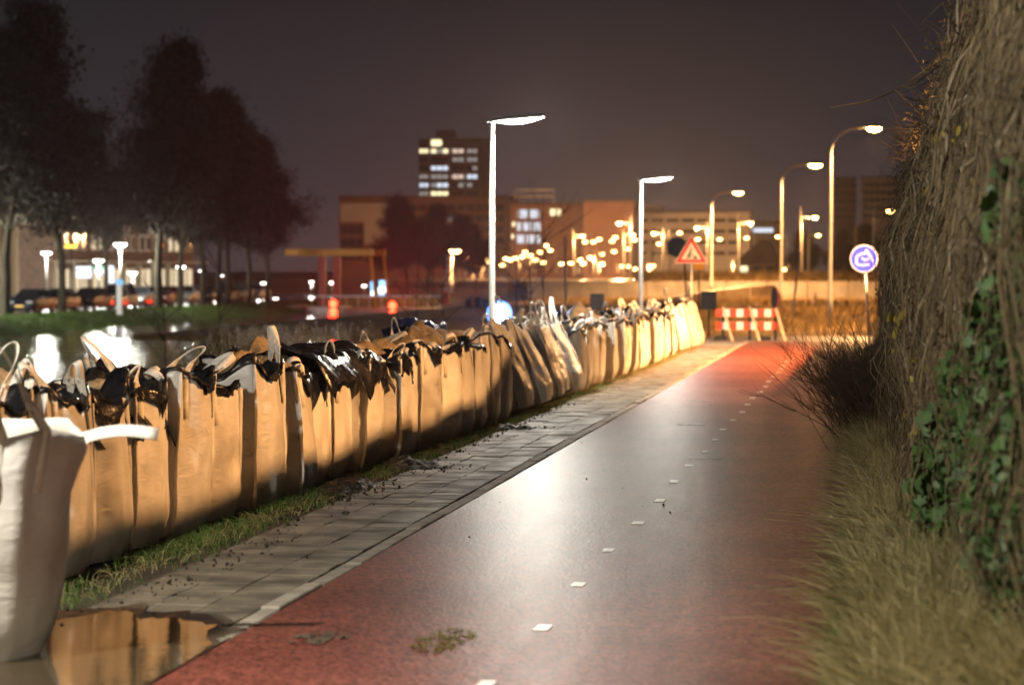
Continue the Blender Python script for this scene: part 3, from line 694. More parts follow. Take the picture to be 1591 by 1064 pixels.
sheet('plastic_sheet', 'black plastic sheet crumpled over the first orange lit bags after the puddle', -5.7, -4.72, 14.2, 16.4, .98, .12, 3, M['liner'])
sheet('plastic_sheet', 'black plastic sheet rumpled over the bags next to the dark mud heap', -5.75, -4.6, 20.0, 22.6, 1.04, .16, 5, M['liner'])
sheet('plastic_sheet', 'navy blue plastic sheet standing up behind the bags left of the bluish light', -5.9, -5.3, 27.6, 28.9, 1.16, .22, 9, M['blueliner'])
sheet('plastic_sheet', 'black plastic sheet over the bags just past the bluish light', -5.6, -4.8, 37.0, 39.2, 1.0, .14, 12, M['liner'])
sheet('plastic_sheet', 'black plastic sheet over the bright orange bags before the second post lamp', -5.6, -4.75, 42.2, 45.0, 1.0, .15, 15, M['liner'])
# heaped sand lying on top of the row
def heap(name, label, cat, x, y, z0, rx, ry, h, seed, m, group=None):
    vs = []; fs = []; NR, NA = 18, 44
    for j in range(NR + 1):
        q = j / NR
        for i in range(NA):
            th = 2 * math.pi * i / NA; px = rx * q * math.cos(th); py = ry * q * math.sin(th)
            rr = 1 + .3 * mnoise.noise(Vector((math.cos(th) * 1.3, math.sin(th) * 1.3, seed)))
            hh = h * (1 - q ** 1.6) * (.75 + .8 * mnoise.noise(Vector((px * 3, py * 3, seed)))) + .3 * h * mnoise.noise(Vector((px * 7, py * 7, seed))) * (1 - q * .5) + .045 * mnoise.noise(Vector((px * 17, py * 17, seed)))
            vs.append((px * rr, py * rr, max(hh, -.04) if q < 1 else -.03))
    for j in range(NR):
        for i in range(NA):
            i2 = (i + 1) % NA; fs.append((j * NA + i, j * NA + i2, (j + 1) * NA + i2, (j + 1) * NA + i))
    o = MB().add(vs, fs, True).build(name, m, None, (x + ((front_x(y) + 4.68) if group else 0), y, z0)); tag(o, label, cat, group); return o
GH = 'heaps of sand spilling over the bag tops'
heap('sand_heap', 'pale sand heap spilling over the bags behind the slumped one', 'sand heap', -5.3, 14.6, .92, .42, .8, .2, 2.2, M['sand'], GH)
heap('sand_heap', 'brown sand heap rising from the bags next to the dark mud heap', 'sand heap', -5.35, 20.2, .98, .36, 1.0, .22, 4.2, M['sand'], GH)
heap('sand_heap', 'pale lumpy sand heap on the bags below the navy blue sheet', 'sand heap', -5.3, 27.3, .95, .36, 1.2, .22, 6.2, M['sand'], GH)
heap('sand_heap', 'brown sand heap above the bright orange bags', 'sand heap', -5.35, 41.2, .95, .36, 1.0, .24, 8.2, M['sand'], GH)
M['mud'] = mat('wet_mud', (0.016, 0.012, 0.008), (0.04, 0.03, 0.018), 8, 0.7, bump=0.8, bscale=30, world=True)
heap('mud_heap', 'dark mud heap spread on the pavement below the bags', 'mud heap', -4.22, 21.9, -.02, .30, .55, .11, 1.2, M['mud'])
heap('mud_heap', 'low dark mud pile with grass between bags and tiles, nearer the puddle', 'mud heap', -4.3, 19.6, -.02, .26, .8, .09, 5.5, M['mud'])
heap('mud_heap', 'grey clods of mud on the pavement near the bluish light', 'mud heap', -4.05, 27.3, -.02, .3, .3, .08, 7.5, M['mud'])
# crumbs of soil scattered on the pavement
cm = bmesh.new(); bmesh.ops.create_icosphere(cm, subdivisions=1, radius=1)
base = np.array([v.co[:] for v in cm.verts]); bf = np.array([[v.index for v in f.verts] for f in cm.faces]); cm.free()
V = []; F = []
cent = [(-4.05, 21.6, .3, .6, 110), (-3.9, 27.3, .3, .3, 70), (-4.1, 19.2, .25, .9, 70), (-4.1, 34, .12, 8, 120), (-3.9, 15, .3, 3, 25), (-2.2, 22, .9, 8, 16), (-4.1, 24, .10, 9, 420), (-4.0, 14, .2, 2.5, 120)]
for cx_, cy_, sx_, sy_, n_ in cent:
    for _ in range(n_):
        r_ = random.uniform(.003, .010) * (1.8 if random.random() < .15 else 1); p = np.array([random.gauss(cx_, sx_ * .6), random.gauss(cy_, sy_ * .6), r_ * .3 + .0])
        F.append(bf + len(V) * len(base)); V.append(base * r_ * rng.uniform(.6, 1.3, 3) + rng.normal(0, r_ * .15, base.shape) + p)
tag(link('soil_crumbs', npmesh('soil_crumbs', np.concatenate(V), np.concatenate(F), M['mud'])), 'crumbs of soil scattered over pavement and cycle path', 'soil', kind='stuff')

# grass strip between bags and tiles
n = 14000; yy = 9.3 + 48 * rng.uniform(0, 1, n) ** 1.3
cl = np.array([mnoise.noise(Vector((1.3, a * .9, 0))) for a in yy]); keep = rng.uniform(-.45, .45, n) < cl + .12
xx = np.interp(yy, [11, 15, 24, 31, 44, 58], [-4.70, -4.66, -4.46, -4.32, -4.18, -4.12]) + np.abs(rng.normal(0, .16, n)) * np.interp(yy, [10, 24, 40], [1.9, 1.1, .8])
keep &= xx < -4.1 + rng.normal(0, .04, n)
xy = np.stack([xx, yy], 1)[keep]
tufts('verge_grass', 0, xy, .085, .0035, M['greengrass'], .9, 3, lambda a, b: -.03, 'green grass growing along the foot of the bags', 'grass')
n = 5000; yy = 10 + 46 * rng.uniform(0, 1, n); xy = np.stack([np.interp(yy, [11, 15, 24, 31, 44, 58], [-4.45, -4.42, -4.32, -4.25, -4.13, -4.08]) + rng.normal(0, .1, n), yy], 1)
tufts('verge_straw', 0, xy, .09, .003, M['straw'], 1.2, 3, lambda a, b: -.03, 'dry straw lying along the foot of the bags', 'grass')
# moss patches on the cycle path
M['moss'] = mat('dry_moss', (0.11, 0.085, 0.02), (0.2, 0.15, 0.03), 8, 0.95, world=True, bump=.7, bscale=60, bdist=.01)
M['grime'] = mat('grey_grime', (0.10, 0.075, 0.05), (0.15, 0.11, 0.07), 8, 0.9, world=True, bump=.7, bscale=60, bdist=.01)
for px, py, rx, ry, m_, lab in ((690, 1007, .15, .38, 'moss', 'yellowish moss patch on the red cycle path'), (490, 1008, .16, .2, 'grime', 'grey brown dirt patch on the red cycle path beside the puddle')):
    p = at(px, py, CAMH * FPX / (py - 420)); pts = []
    for k in range(40):
        th = 2 * math.pi * k / 40; r_ = 1 + .35 * mnoise.noise(Vector((math.cos(th) * 2, math.sin(th) * 2, px))) + .2 * mnoise.noise(Vector((math.cos(th) * 7, math.sin(th) * 7, px)))
        pts.append((rx * r_ * math.cos(th), ry * r_ * math.sin(th), .004))
    nq = 900; rr_ = np.sqrt(rng.uniform(0, 1, nq)); ta = rng.uniform(0, 2 * math.pi, nq); C = np.stack([rx * rr_ * np.cos(ta), ry * rr_ * np.sin(ta), rng.uniform(.004, .010, nq)], 1)
    kp = np.array([mnoise.noise(Vector((c[0] * 14, c[1] * 7, px))) > -.12 + .5 * (r_ - .6) for c, r_ in zip(C, rr_)]); C = C[kp]
    A = unit(len(C)) * np.array([1, 1, .25]) * .012; B = np.stack([-A[:, 1], A[:, 0], rng.normal(0, .002, len(C))], 1) * .8
    v, f = quads(C, A, B); o = link(m_ + '_patch', npmesh(m_ + '_patch', v, f, M[m_]), None, (p.x, p.y, 0)); tag(o, lab, 'moss' if m_ == 'moss' else 'dirt patch', kind='stuff')

# ------------------------------------------------------------------ hedge of hanging vines on the right
FACE = [(1.05, 6.5), (.80, 9.0), (.70, 10.4), (.56, 12.5), (.43, 14.2), (.40, 16.5), (.36, 20), (.30, 26), (.28, 36), (.34, 47), (.42, 60)]
def face_x(y): return float(np.interp(y, [p[1] for p in FACE], [p[0] for p in FACE]))
def bulge(y, z): return .25 * mnoise.noise(Vector((y * .75, z * .8, 7.7))) + .07 * mnoise.noise(Vector((y * 2.1, z * 2.0, 2.2))) - .34 * max(0.0, (z - 1.9) / 2.5) ** 1.2
def hedge_h(y): return float(np.interp(y, [6, 13.2, 14.2, 15.2, 16.5, 24.5, 26.5, 29.0, 31, 33, 47, 60], [5.2, 5.0, 4.5, 3.55, 3.14, 3.08, 3.5, 3.5, 2.6, 2.3, 2.2, 2.2]))
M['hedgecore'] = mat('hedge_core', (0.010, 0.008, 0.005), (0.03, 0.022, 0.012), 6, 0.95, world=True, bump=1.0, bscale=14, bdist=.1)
M['vine'] = mat('dry_vine', (0.06, 0.042, 0.018), (0.27, 0.20, 0.10), 4, 0.8, world=True)
M['palevine'] = mat('pale_vine', (0.16, 0.12, 0.07), (0.34, 0.27, 0.18), 6, 0.8, world=True)
M['vinedark'] = mat('dark_vine', (0.04, 0.028, 0.014), (0.09, 0.065, 0.03), 5, 0.85, world=True)
M['ivy'] = mat('ivy_leaf', (0.02, 0.055, 0.008), (0.05, 0.115, 0.018), 9, 0.62, world=True)
M['yellowleaf'] = mat('yellow_leaf', (0.22, 0.17, 0.015), (0.38, 0.30, 0.03), 9, 0.6, world=True, subs=.2)
hedge = empty('vine_hedge', (1.0, 20, .1)); tag(hedge, 'tall hedge smothered in hanging dry vines beside the cycle path', 'hedge')
hy = np.arange(9.9, 60.01, .35); NZ = 22; vs = []; fs = []
for y in hy:
    H = hedge_h(y)
    for k in range(NZ + 1):
        s = k / NZ
        if s <= .62: z = s / .62 * H; x = face_x(y) + .10 + .14 * (s / .62) ** 3 - bulge(y, z)
        else: u = (s - .62) / .38; z = H - .1 * (u * 2 - 1) ** 2 + .02 * math.sin(y * 3); x = face_x(y) + .2 + 1.25 * u
        nn = (mnoise.noise(Vector((y * .9, z * .9, 3))) * .12 + mnoise.noise(Vector((y * 3, z * 3, 5))) * .06) * (1 if s < .5 else .25)
        vs.append((x + nn - 1.0, y - 20, z + nn * 1.2 - .1))
    vs.append((face_x(y) + 1.5 - 1.0, y - 20, -.1))
NK = NZ + 2
for j in range(len(hy) - 1):
    for k in range(NK - 1): fs.append((j * NK + k, j * NK + k + 1, (j + 1) * NK + k + 1, (j + 1) * NK + k))
fs.append(tuple(range(NK))); fs.append(tuple(((len(hy) - 1) * NK + k) for k in range(NK - 1, -1, -1)))
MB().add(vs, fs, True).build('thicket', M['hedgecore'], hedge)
def hang(n, y0, y1, pw, out0, out1, wander, w0, m, name, zlo=0.0, lenf=(.25, 1.0)):
    ky = 12; yy = y0 + (y1 - y0) * rng.uniform(0, 1, n) ** pw
    P = np.zeros((n, ky, 3)); W = np.zeros((n, ky)); s = np.linspace(0, 1, ky)
    for i in range(n):
        H = hedge_h(yy[i]); ztop = H * rng.uniform(.12, 1.05); ln = H * rng.uniform(*lenf) * rng.uniform(.5, 1.0); zb = max(zlo, ztop - ln)
        if mnoise.noise(Vector((yy[i] * 1.7, ztop * 1.5, 11.1))) < -.22: ztop *= .6; zb = max(zlo, ztop - ln * .6)
        wob = np.cumsum(rng.normal(0, wander, (ky, 2)), 0)
        slope = rng.normal(0, .22)
        o = rng.uniform(out0, out1) + .05 * np.sin(np.pi * s) * rng.uniform(-.3, 1.5)
        z_ = ztop + (zb - ztop) * s + .05 * np.sin(s * rng.uniform(3, 9) + rng.uniform(0, 6)); y_ = yy[i] + wob[:, 0] + slope * (ztop - zb) * s; P[i, :, 1] = y_; P[i, :, 2] = z_
        bl = np.array([bulge(a, b) for a, b in zip(y_, z_)])
        P[i, :, 0] = np.interp(y_, [p[1] for p in FACE], [p[0] for p in FACE]) + .10 * (z_ / H) ** 3 - o - bl + wob[:, 1] * .5
        W[i] = w0 * rng.uniform(.4, 1.0) * (2.0 if rng.random() < .12 else 1) * (1 - .4 * s)
    P -= np.array([1.0, 20, .1]); v, f = strands(P, W, 3)
    return tag(link(name, npmesh(name, v, f, m, True), hedge), kind='stuff')
hang(3000, 9.7, 21, 1.0, -.08, .10, .05, .0045, M['vine'], 'hanging_vines')
hang(1500, 9.7, 22, 1.0, -.10, .12, .06, .0035, M['vinedark'], 'tangled_stems', lenf=(.1, .5))
hang(2000, 18, 59, 1.0, -.08, .06, .05, .006, M['vinedark'], 'far_stems')
# thick climbing stems, each its own part
for k in range(110):
    y = random.uniform(9.9, 24); H = hedge_h(y); z0 = random.uniform(.3, H * .9); pts = []; dirz = random.choice((-1, 1, 1)); yv = y; zv = z0; ang = random.uniform(-1.2, 1.2); rr_ = random.uniform(.005, .015)
    for q in range(9):
        zz = min(max(zv, .1), H); pts.append((face_x(yv) + .10 * (zz / H) ** 3 - bulge(yv, zz) - random.uniform(.05, .16) - 1.0, yv - 20, zz - .1)); ang += random.gauss(0, .4)
        yv += math.sin(ang) * .16; zv += math.cos(ang) * .17 * dirz
    MB().tube(pts, [rr_ * (1 - .06 * q) for q in range(9)], 6).build('climbing_stem', M['palevine'], hedge)
# shoots reaching out over the sky
for k, (px, py, px2, py2, Y) in enumerate(((1470, 85, 1404, 123, 15.5), (1475, 140, 1390, 136, 16), (1460, 65, 1290, 175, 17), (1480, 20, 1460, -20, 15), (1420, 220, 1395, 300, 18.5), (1405, 300, 1330, 330, 20), (1440, 180, 1410, 260, 17), (1410, 330, 1385, 420, 21), (1500, 60, 1465, 10, 14.5))):
    a, b = at(px + 25, py + 20, Y) , at(px2, py2, Y - .3); pts = []
    for q in range(8):
        u = q / 7; p = a.lerp(b, u) + Vector((0, .1 * math.sin(u * 3), .05 * math.sin(u * 5 + k))); pts.append(p - Vector((1.0, 20, .1)))
    MB().tube(pts, [.011 * (1 - .75 * q / 7) for q in range(8)], 5).build('climbing_stem', M['vine'], hedge)
# fine fringe of twigs along the outline
n = 2400; yy = rng.uniform(12.5, 58, n); Pz = np.array([hedge_h(a) for a in yy]) * (.985 - rng.uniform(0, 1, n) ** 1.3 * .9); fx = np.interp(yy, [p[1] for p in FACE], [p[0] for p in FACE])
s = np.linspace(0, 1, 5); d = unit(n) * np.array([.5, 1, 1]); d[:, 0] -= .5; L_ = rng.uniform(.06, .30, n) * np.where(rng.random(n) < .12, 2.2, 1)
P = np.stack([fx, yy, Pz], 1)[:, None, :] + d[:, None, :] * (L_[:, None] * s[None])[..., None]; P[:, :, 2] -= (.12 * L_[:, None] * s[None] ** 2)
P -= np.array([1.0, 20, .1]); v, f = strands(P, np.repeat((.004 * (1 - .7 * s))[None], n, 0), 3)
tag(link('fringe_twigs', npmesh('fringe_twigs', v, f, M['vinedark']), hedge), kind='stuff')
# leaves: ivy by the near right end, yellow leaves further along
def leaf_mesh(name, m, lobed=True):
    if lobed: o = [(0, -.5), (.22, -.42), (.5, -.2), (.34, .02), (.42, .3), (.14, .28), (0, .58), (-.14, .28), (-.42, .3), (-.34, .02), (-.5, -.2), (-.22, -.42)]
    else: o = [(0, -.55), (.2, -.35), (.33, 0), (.2, .35), (0, .6), (-.2, .35), (-.33, 0), (-.2, -.35)]
    vs = [(0, 0, .0)] + [(a, b, .12 * abs(a) - .1 * b * b) for a, b in o]
    return MB().add(vs, [(0, k + 1, (k + 1) % len(o) + 1) for k in range(len(o))], True).mesh(name, m)
ivym = leaf_mesh('ivy_leaf', M['ivy']); yelm = leaf_mesh('yellow_leaf', M['yellowleaf'], False)
ivy = empty('ivy_plant', (.8, 10.5, .1)); tag(ivy, 'dark green ivy climbing the near end of the vine hedge', 'ivy')
for k in range(270):
    y = random.uniform(9.7, 13.2); zmax = 2.3; z = random.uniform(0.05, 1) ** .9 * zmax * (.35 + .65 * (13.6 - y) / 4)
    x = face_x(y) - bulge(y, z) - random.uniform(.10, .19); s = random.uniform(.06, .11)
    link('ivy_leaf', ivym, ivy, (x - .8, y - 10.5, z - .1), (random.uniform(.9, 2.0), random.uniform(-.5, .5), -math.pi / 2 + random.uniform(-.9, 1.2)), (s, s, s))
C = []; A = []; B = []
for k in range(7500):
    y = random.uniform(9.7, 13.4); z = random.uniform(0.02, 1) * 2.3 * (.35 + .65 * (13.6 - y) / 4)
    C.append((face_x(y) - bulge(y, z) - random.uniform(.02, .17) - .8, y - 10.5, z - .1))
C = np.array(C); A = unit(len(C)) * rng.uniform(.02, .042, (len(C), 1)); B = np.cross(A, unit(len(C))); B /= np.linalg.norm(B, axis=1, keepdims=True) + 1e-6; B *= rng.uniform(.014, .028, (len(C), 1))
v, f = quads(C, A, B); tag(link('ivy_foliage', npmesh('ivy_foliage', v, f, M['ivy']), ivy), kind='stuff')
for k in range(120):
    y = random.choice((random.gauss(17.5, .9), random.gauss(15.5, .8), random.gauss(13.5, 1.0))); z = random.uniform(.5, 1.6) if y > 14.5 else random.uniform(.4, 3)
    x = face_x(y) - bulge(y, z) - random.uniform(.08, .18); s = random.uniform(.035, .07)
    link('yellow_leaf', yelm, hedge, (x - 1.0, y - 20, z - .1), (random.uniform(.8, 2.2), random.uniform(-.6, .6), -math.pi / 2 + random.uniform(-1.4, 1.4)), (s, s, s))
C = np.stack([rng.uniform(.25, .6, 5200), rng.uniform(9, 30, 5200), rng.uniform(.1, 3.4, 5200)], 1); C[:, 0] = np.interp(C[:, 1], [p[1] for p in FACE], [p[0] for p in FACE]) - np.array([bulge(a, b) for a, b in C[:, 1:]]) - rng.uniform(-.05, .13, 5200) - 1.0; C[:, 1] -= 20; C[:, 2] -= .1
A = unit(5200) * rng.uniform(.010, .03, (5200, 1)); B = np.cross(A, unit(5200)) * .6
v, f = quads(C, A, B); M['deadleaf'] = mat('dead_leaf', (.07, .05, .015), (.16, .12, .03), 7, .8, world=True)
tag(link('dead_leaves', npmesh('dead_leaves', v, f, M['deadleaf']), hedge), kind='stuff')
# rough grass verge
cy_ = 8.4 + 19 * rng.uniform(0, 1, 620) ** 1.15; cfx = np.interp(cy_, [p[1] for p in FACE], [p[0] for p in FACE]); cx_ = -.04 + (cfx + .02) * rng.uniform(0, 1, 620)
n = 36; xx = np.repeat(cx_, n); yy = np.repeat(cy_, n); th = rng.uniform(0, 2 * math.pi, len(xx)); rad = np.abs(rng.normal(0, .035, len(xx)))
DIRS = np.stack([np.cos(th), np.sin(th)], 1)
tufts('rough_grass', 0, np.stack([xx + rad * np.cos(th), yy + rad * np.sin(th)], 1), .46, .0046, M['straw'], 0, 5, lambda a, b: ground(a, b), 'long dry straw grass on the verge below the vine hedge', 'grass', out=(-.16, -.1), dirs=DIRS)
n = 6000; yy = 8.6 + 8 * rng.uniform(0, 1, n) ** 1.3; xx = -.22 + .8 * rng.uniform(0, 1, n)
tufts('green_verge_grass', 0, np.stack([xx, yy], 1), .2, .0045, M['greengrass'], .6, 4, lambda a, b: ground(a, b), 'short green grass among the straw on the right verge', 'grass', out=(-.2, -.1))
# bare shrub leaning over the path
def shrub(name, label, cx_, cy_, n, h, spread, lean, m, sub=5, wd=.005, group=None):
    t = empty(name, (cx_, cy_, ground(cx_, cy_))); tag(t, label, 'shrub', group)
    P = []; Wd = []; k = 8
    for i in range(n):
        a = random.uniform(0, 6.28); b0 = Vector((random.gauss(0, spread * .35), random.gauss(0, spread * .9), 0)); d = Vector((math.cos(a) * .45 + lean[0], math.sin(a) * .5 + lean[1], 1.0)).normalized(); L_ = h * random.uniform(.55, 1.1)
        main = []; p = b0.copy()
        for q in range(k): main.append(p.copy()); p = p + d * (L_ / (k - 1)); d = (d + Vector((random.gauss(0, .09), random.gauss(0, .09), random.gauss(-.02, .05)))).normalized()
        P.append(main); Wd.append([wd * (1 - .8 * q / (k - 1)) for q in range(k)])
        for s_ in range(sub):
            q0 = random.randint(2, k - 2); p = main[q0].copy(); d2 = (main[q0 + 1] - main[q0]).normalized() + Vector((random.gauss(0, .5), random.gauss(0, .5), random.gauss(.1, .3))); d2.normalize(); l2 = L_ * random.uniform(.15, .42); tw = []
            for q in range(k): tw.append(p.copy()); p = p + d2 * (l2 / (k - 1)); d2 = (d2 + Vector((random.gauss(0, .12), random.gauss(0, .12), .04))).normalized()
            P.append(tw); Wd.append([wd * .5 * (1 - .75 * q / (k - 1)) for q in range(k)])
    v, f = strands(np.array([[list(p) for p in pl] for pl in P]), np.array(Wd), 3)
    link('branches', npmesh('branches', v, f, m), t); return t
for k, (x_, y_, n_) in enumerate(((.12, 23.5, 60), (.1, 26.5, 70), (.1, 30, 60), (.15, 35, 50))):
    shrub('bare_shrub', ['bare dark shrub leaning over the path where the straw grass ends', 'bare twiggy shrub beside the path between two other shrubs', 'bare twiggy shrub under the far part of the vine hedge', 'bare shrub under the hedge end towards the round blue sign'][k], x_, y_, int(n_ * 1.8), (1.3, 1.2, .95, .7)[k], .6, (-.45, -.15), M['vinedark'], 7, .006, 'bare shrubs under the hedge')
shrub('bare_shrub', 'thin bare bush at the end of the hedge before the junction', .35, 49, 40, .6, .5, (-.2, 0), M['vinedark'], 5, .006, 'bare shrubs under the hedge')

# ------------------------------------------------------------------ signs and barrier at the junction
# round blue cycle sign, scraped and weathered, on a leaning pole
p = at(1341, 402, 55.5); t = empty('round_sign', (p.x + .02, 55.5, 0)); tag(t, 'round blue sign with white cyclist and moped symbol on a leaning pole', 'sign')
MB().tube([(.14, .03, -.1), (.0, .03, p.z + .25)], .028, 10).build('pole', M['steel'], t)
def disc(name, r, y, m, par, x=0, z=0, n=36): return MB().prism([(x + r * math.cos(2 * math.pi * k / n), z + r * math.sin(2 * math.pi * k / n)) for k in range(n)], y, y + .004).build(name, m, par, (0, 0, 0))
zz = p.z
disc('sign_face', .31, -.02, M['white'], t, 0, zz); disc('blue_field', .295, -.0245, M['blue'], t, 0, zz)
sym = MB()
# cyclist: two wheels, frame, rider (pictogram strokes) and a moped below
def stroke(mb, pts, w_, y0, y1):
    for (x0, z0), (x1, z1) in zip(pts[:-1], pts[1:]):
        d = Vector((x1 - x0, 0, z1 - z0)); nrm = Vector((-d.z, 0, d.x)).normalized() * w_ / 2
        mb.prism([(x0 - nrm.x, z0 - nrm.z), (x1 - nrm.x, z1 - nrm.z), (x1 + nrm.x, z1 + nrm.z), (x0 + nrm.x, z0 + nrm.z)], y0, y1)
ring = lambda cx_, cz_, r_: [(cx_ + r_ * math.cos(2 * math.pi * k / 16), cz_ + r_ * math.sin(2 * math.pi * k / 16)) for k in range(17)]
stroke(sym, [(-.17, zz - .12), (-.17, zz + .02), (-.12, zz + .09), (-.04, zz + .12), (.04, zz + .12), (.05, zz + .2)], .036, -.0295, -.0252)
stroke(sym, [(.04, zz + .2), (.14, zz + .06), (.2, zz - .06)], .036, -.0285, -.0252)
stroke(sym, [(-.16, zz - .13), (-.02, zz - .15), (.12, zz - .13)], .03, -.0275, -.0252)
stroke(sym, [(-.05, zz + .02), (.03, zz - .04), (.1, zz + .0)], .028, -.0262, -.0252)
M['signgrey'] = mat('weathered_sign_white', (.36, .35, .33), (.46, .45, .43), 9, .55); sym.build('white_symbol', M['signgrey'], t)
# roadworks triangle
p = at(1074, 389, 58.0); t = empty('roadworks_sign', (p.x, 58, 0)); tag(t, 'red and white roadworks triangle with digging figure above the bags', 'sign')
MB().tube([(0, .03, -.1), (0, .03, p.z + .2)], .025, 10).build('pole', M['steel'], t)
def tri(r, z): return [(-r * .866, z - r * .5), (r * .866, z - r * .5), (0, z + r)]
zc = p.z - .08
MB().prism(tri(.46, zc), -.012, 0).build('sign_plate', M['white'], t); MB().prism(tri(.425, zc), -.0165, -.0125).build('red_border', M['red'], t)
MB().prism(tri(.28, zc), -.021, -.017).build('white_field', M['white'], t)
s2 = MB(); stroke(s2, [(-.1, zc - .12), (-.045, zc - .01), (-.02, zc + .06)], .035, -.0255, -.0215); stroke(s2, [(-.045, zc - .01), (-.01, zc - .12)], .03, -.0245, -.0215)
stroke(s2, [(-.03, zc + .05), (.05, zc - .06)], .018, -.0265, -.0215); s2.prism(ring(0, zc + .1, .026)[:-1], -.0252, -.0215); s2.prism([(.03, zc - .125), (.17, zc - .125), (.1, zc - .04)], -.0248, -.0215)
s2.build('digging_figure', M['black'], t)
# back of a round sign behind the triangle
p = at(1052, 384, 69); t = empty('round_sign', (p.x, 69, 0)); tag(t, 'dark back of a round sign behind the roadworks triangle', 'sign')
MB().tube([(.32, 0, -.1), (.2, 0, p.z - .1), (.2, 0, p.z + .1)], .028, 8).build('pole', M['dark'], t); MB().prism([(.29 * math.cos(k * math.pi / 16), p.z + .29 * math.sin(k * math.pi / 16)) for k in range(32)], -.045, -.034).build('sign_plate', M['dark'], t)
# yellow notice board, dark boxes
p = at(1086, 411, 78); t = empty('notice_board', (p.x, 78, 0)); tag(t, 'small yellow board on a post beneath the roadworks triangle', 'sign')
MB().tube([(0, .03, -.1), (0, .03, p.z + .2)], .03, 8).build('pole', M['dark'], t); MB().bbox((-.16, -.012, p.z - .17), (.16, 0, p.z + .17), .004).build('board', M['yellow'], t)
for k, (px, py, Y, wd, hh, lab) in enumerate(((1101, 464, 66, .42, .4, 'dark cabinet board on a post left of the striped barrier'), (928, 467, 62, .36, .36, 'dark board on a post behind the orange bags'))):
    p = at(px, py, Y); t = empty('post_board', (p.x, Y, -.1)); tag(t, lab, 'board'); MB().tube([(0, .03, 0), (0, .03, p.z + .1)], .03, 8).build('post', M['dark'], t); MB().bbox((-wd / 2, -.05, p.z - hh / 2), (wd / 2, 0, p.z + hh / 2 + .1), .01).build('board', M['dark'], t)
# delineator with red reflector edge
p = at(1202, 466, 66); t = empty('marker_post', (p.x, 67.2, -.05)); tag(t, 'dark rounded marker sign with red edge behind the striped barrier', 'sign')
MB().tube([(0, .04, 0), (0, .04, 1.35)], .03, 8).build('post', M['dark'], t)
MB().prism([(.1 * math.cos(k * math.pi / 12), 1.08 + .32 * math.sin(k * math.pi / 12)) for k in range(24)], -.01, .01).build('plate', M['red'], t)
MB().prism([(-.03 + .09 * math.cos(k * math.pi / 12), 1.08 + .31 * math.sin(k * math.pi / 12)) for k in range(24)], -.018, -.012).build('plate_front', M['dark'], t)
# striped barrier
M['barred'] = mat('barrier_red', (0.62, 0.05, 0.012), (0.7, 0.07, 0.02), 4, 0.4); M['barwhite'] = mat('barrier_white', (0.7, 0.66, 0.56), (0.8, 0.77, 0.68), 4, 0.4)
p0, p1 = at(1112, 500, 62.6), at(1209, 500, 62.6); L_ = p1.x - p0.x
t = empty('road_barrier', (p0.x, 62.6, -.02)); tag(t, 'red and white striped road barrier of two planks on slanting legs', 'barrier')
nst = 9
for row, z0 in enumerate((.62, .29)):
    pl = MB().box((0, .012, z0), (L_, .04, z0 + .2)).build('plank', M['barwhite'], t)
    for k in range(nst):
        if k % 2 == 0:
            a = L_ * k / nst; MB().box((a, .006, z0 + .001), (a + L_ / nst, .0115, z0 + .199)).build('red_stripe', M['barred'], pl)
for xq in (.12, .55, .96):
    MB().add([(L_ * xq - .03, -.02, .86), (L_ * xq + .03, -.02, .86), (L_ * xq + .03, .0, .86), (L_ * xq - .03, .0, .86), (L_ * xq + .24, -.42, 0), (L_ * xq + .3, -.42, 0), (L_ * xq + .3, -.36, 0), (L_ * xq + .24, -.36, 0)],
             [(0, 1, 2, 3), (7, 6, 5, 4), (0, 4, 5, 1), (1, 5, 6, 2), (2, 6, 7, 3), (3, 7, 4, 0)]).build('leg', M['wood'], t)
    MB().box((L_ * xq - .04, .042, 0), (L_ * xq + .02, .08, .85)).build('leg', M['dark'], t)
for xq in (.05, .75): MB().bbox((L_ * xq - .12, -.15, 0), (L_ * xq + .2, .3, .12), .03).build('foot_block', M['rubber'], t)
# thin posts
for k, (px, py, Y, px2, py2, lab) in enumerate(((1232, 480, 95, 1243, 392, 'leaning thin grey post in the dry field right of the barrier'), (878, 480, 90, 878, 368, 'thin straight pole behind the orange bags'), (1266, 470, 120, 1267, 455, 'short stake in the dry field near the tallest sodium lamp'))):
    a = at(px, py, Y); b = at(px2, py2, Y); t = MB().tube([(0, 0, -1.2), (0, 0, 0), (b.x - a.x, 0, b.z - a.z)], [.05, .05, .04], 8).build('field_post', M['steel'], None, (a.x, Y, a.z)); tag(t, lab, 'post')
# bluish warning light behind the bags
M['blue_on'] = glow('bluish_light', (.3, .52, 1.0), 60)
p = at(778, 487, 44); t = empty('warning_light', (p.x, 44, -.4)); tag(t, 'bluish white warning light shining behind the bags beside the post lamp', 'warning light')
H = p.z + .4; MB().tube([(0, 0, 0), (0, 0, H - .1)], .03, 8).build('post', M['dark'], t); MB().lathe([(.0, -.2), (.17, -.18), (.19, .02), (.16, .16), (0, .19)], 18, (0, .06, H)).build('housing', M['dark'], t)
o = MB().lathe([(0.001, .07), (.09, .06), (.16, .03), (.18, 0)], 18).build('lens', M['blue_on'], t, (0, -.14, H), (math.pi / 2, 0, 0))
M['blue_ring'] = glow('blue_halo_glow', (.04, .16, 1.0), 2.6); MB().lathe([(.18, .0), (.21, .015), (.235, .03), (.24, .035)], 24).build('halo_ring', M['blue_ring'], t, (0, -.13, H), (math.pi / 2, 0, 0))  # glowing ring stands in for the blue flare halo around the lens
light('SPOT', 'lamp_light', t, (0, -.26, H), (.3, .5, 1.0), 2500, .05, 150).rotation_euler = (-math.pi / 2, 0, 0)

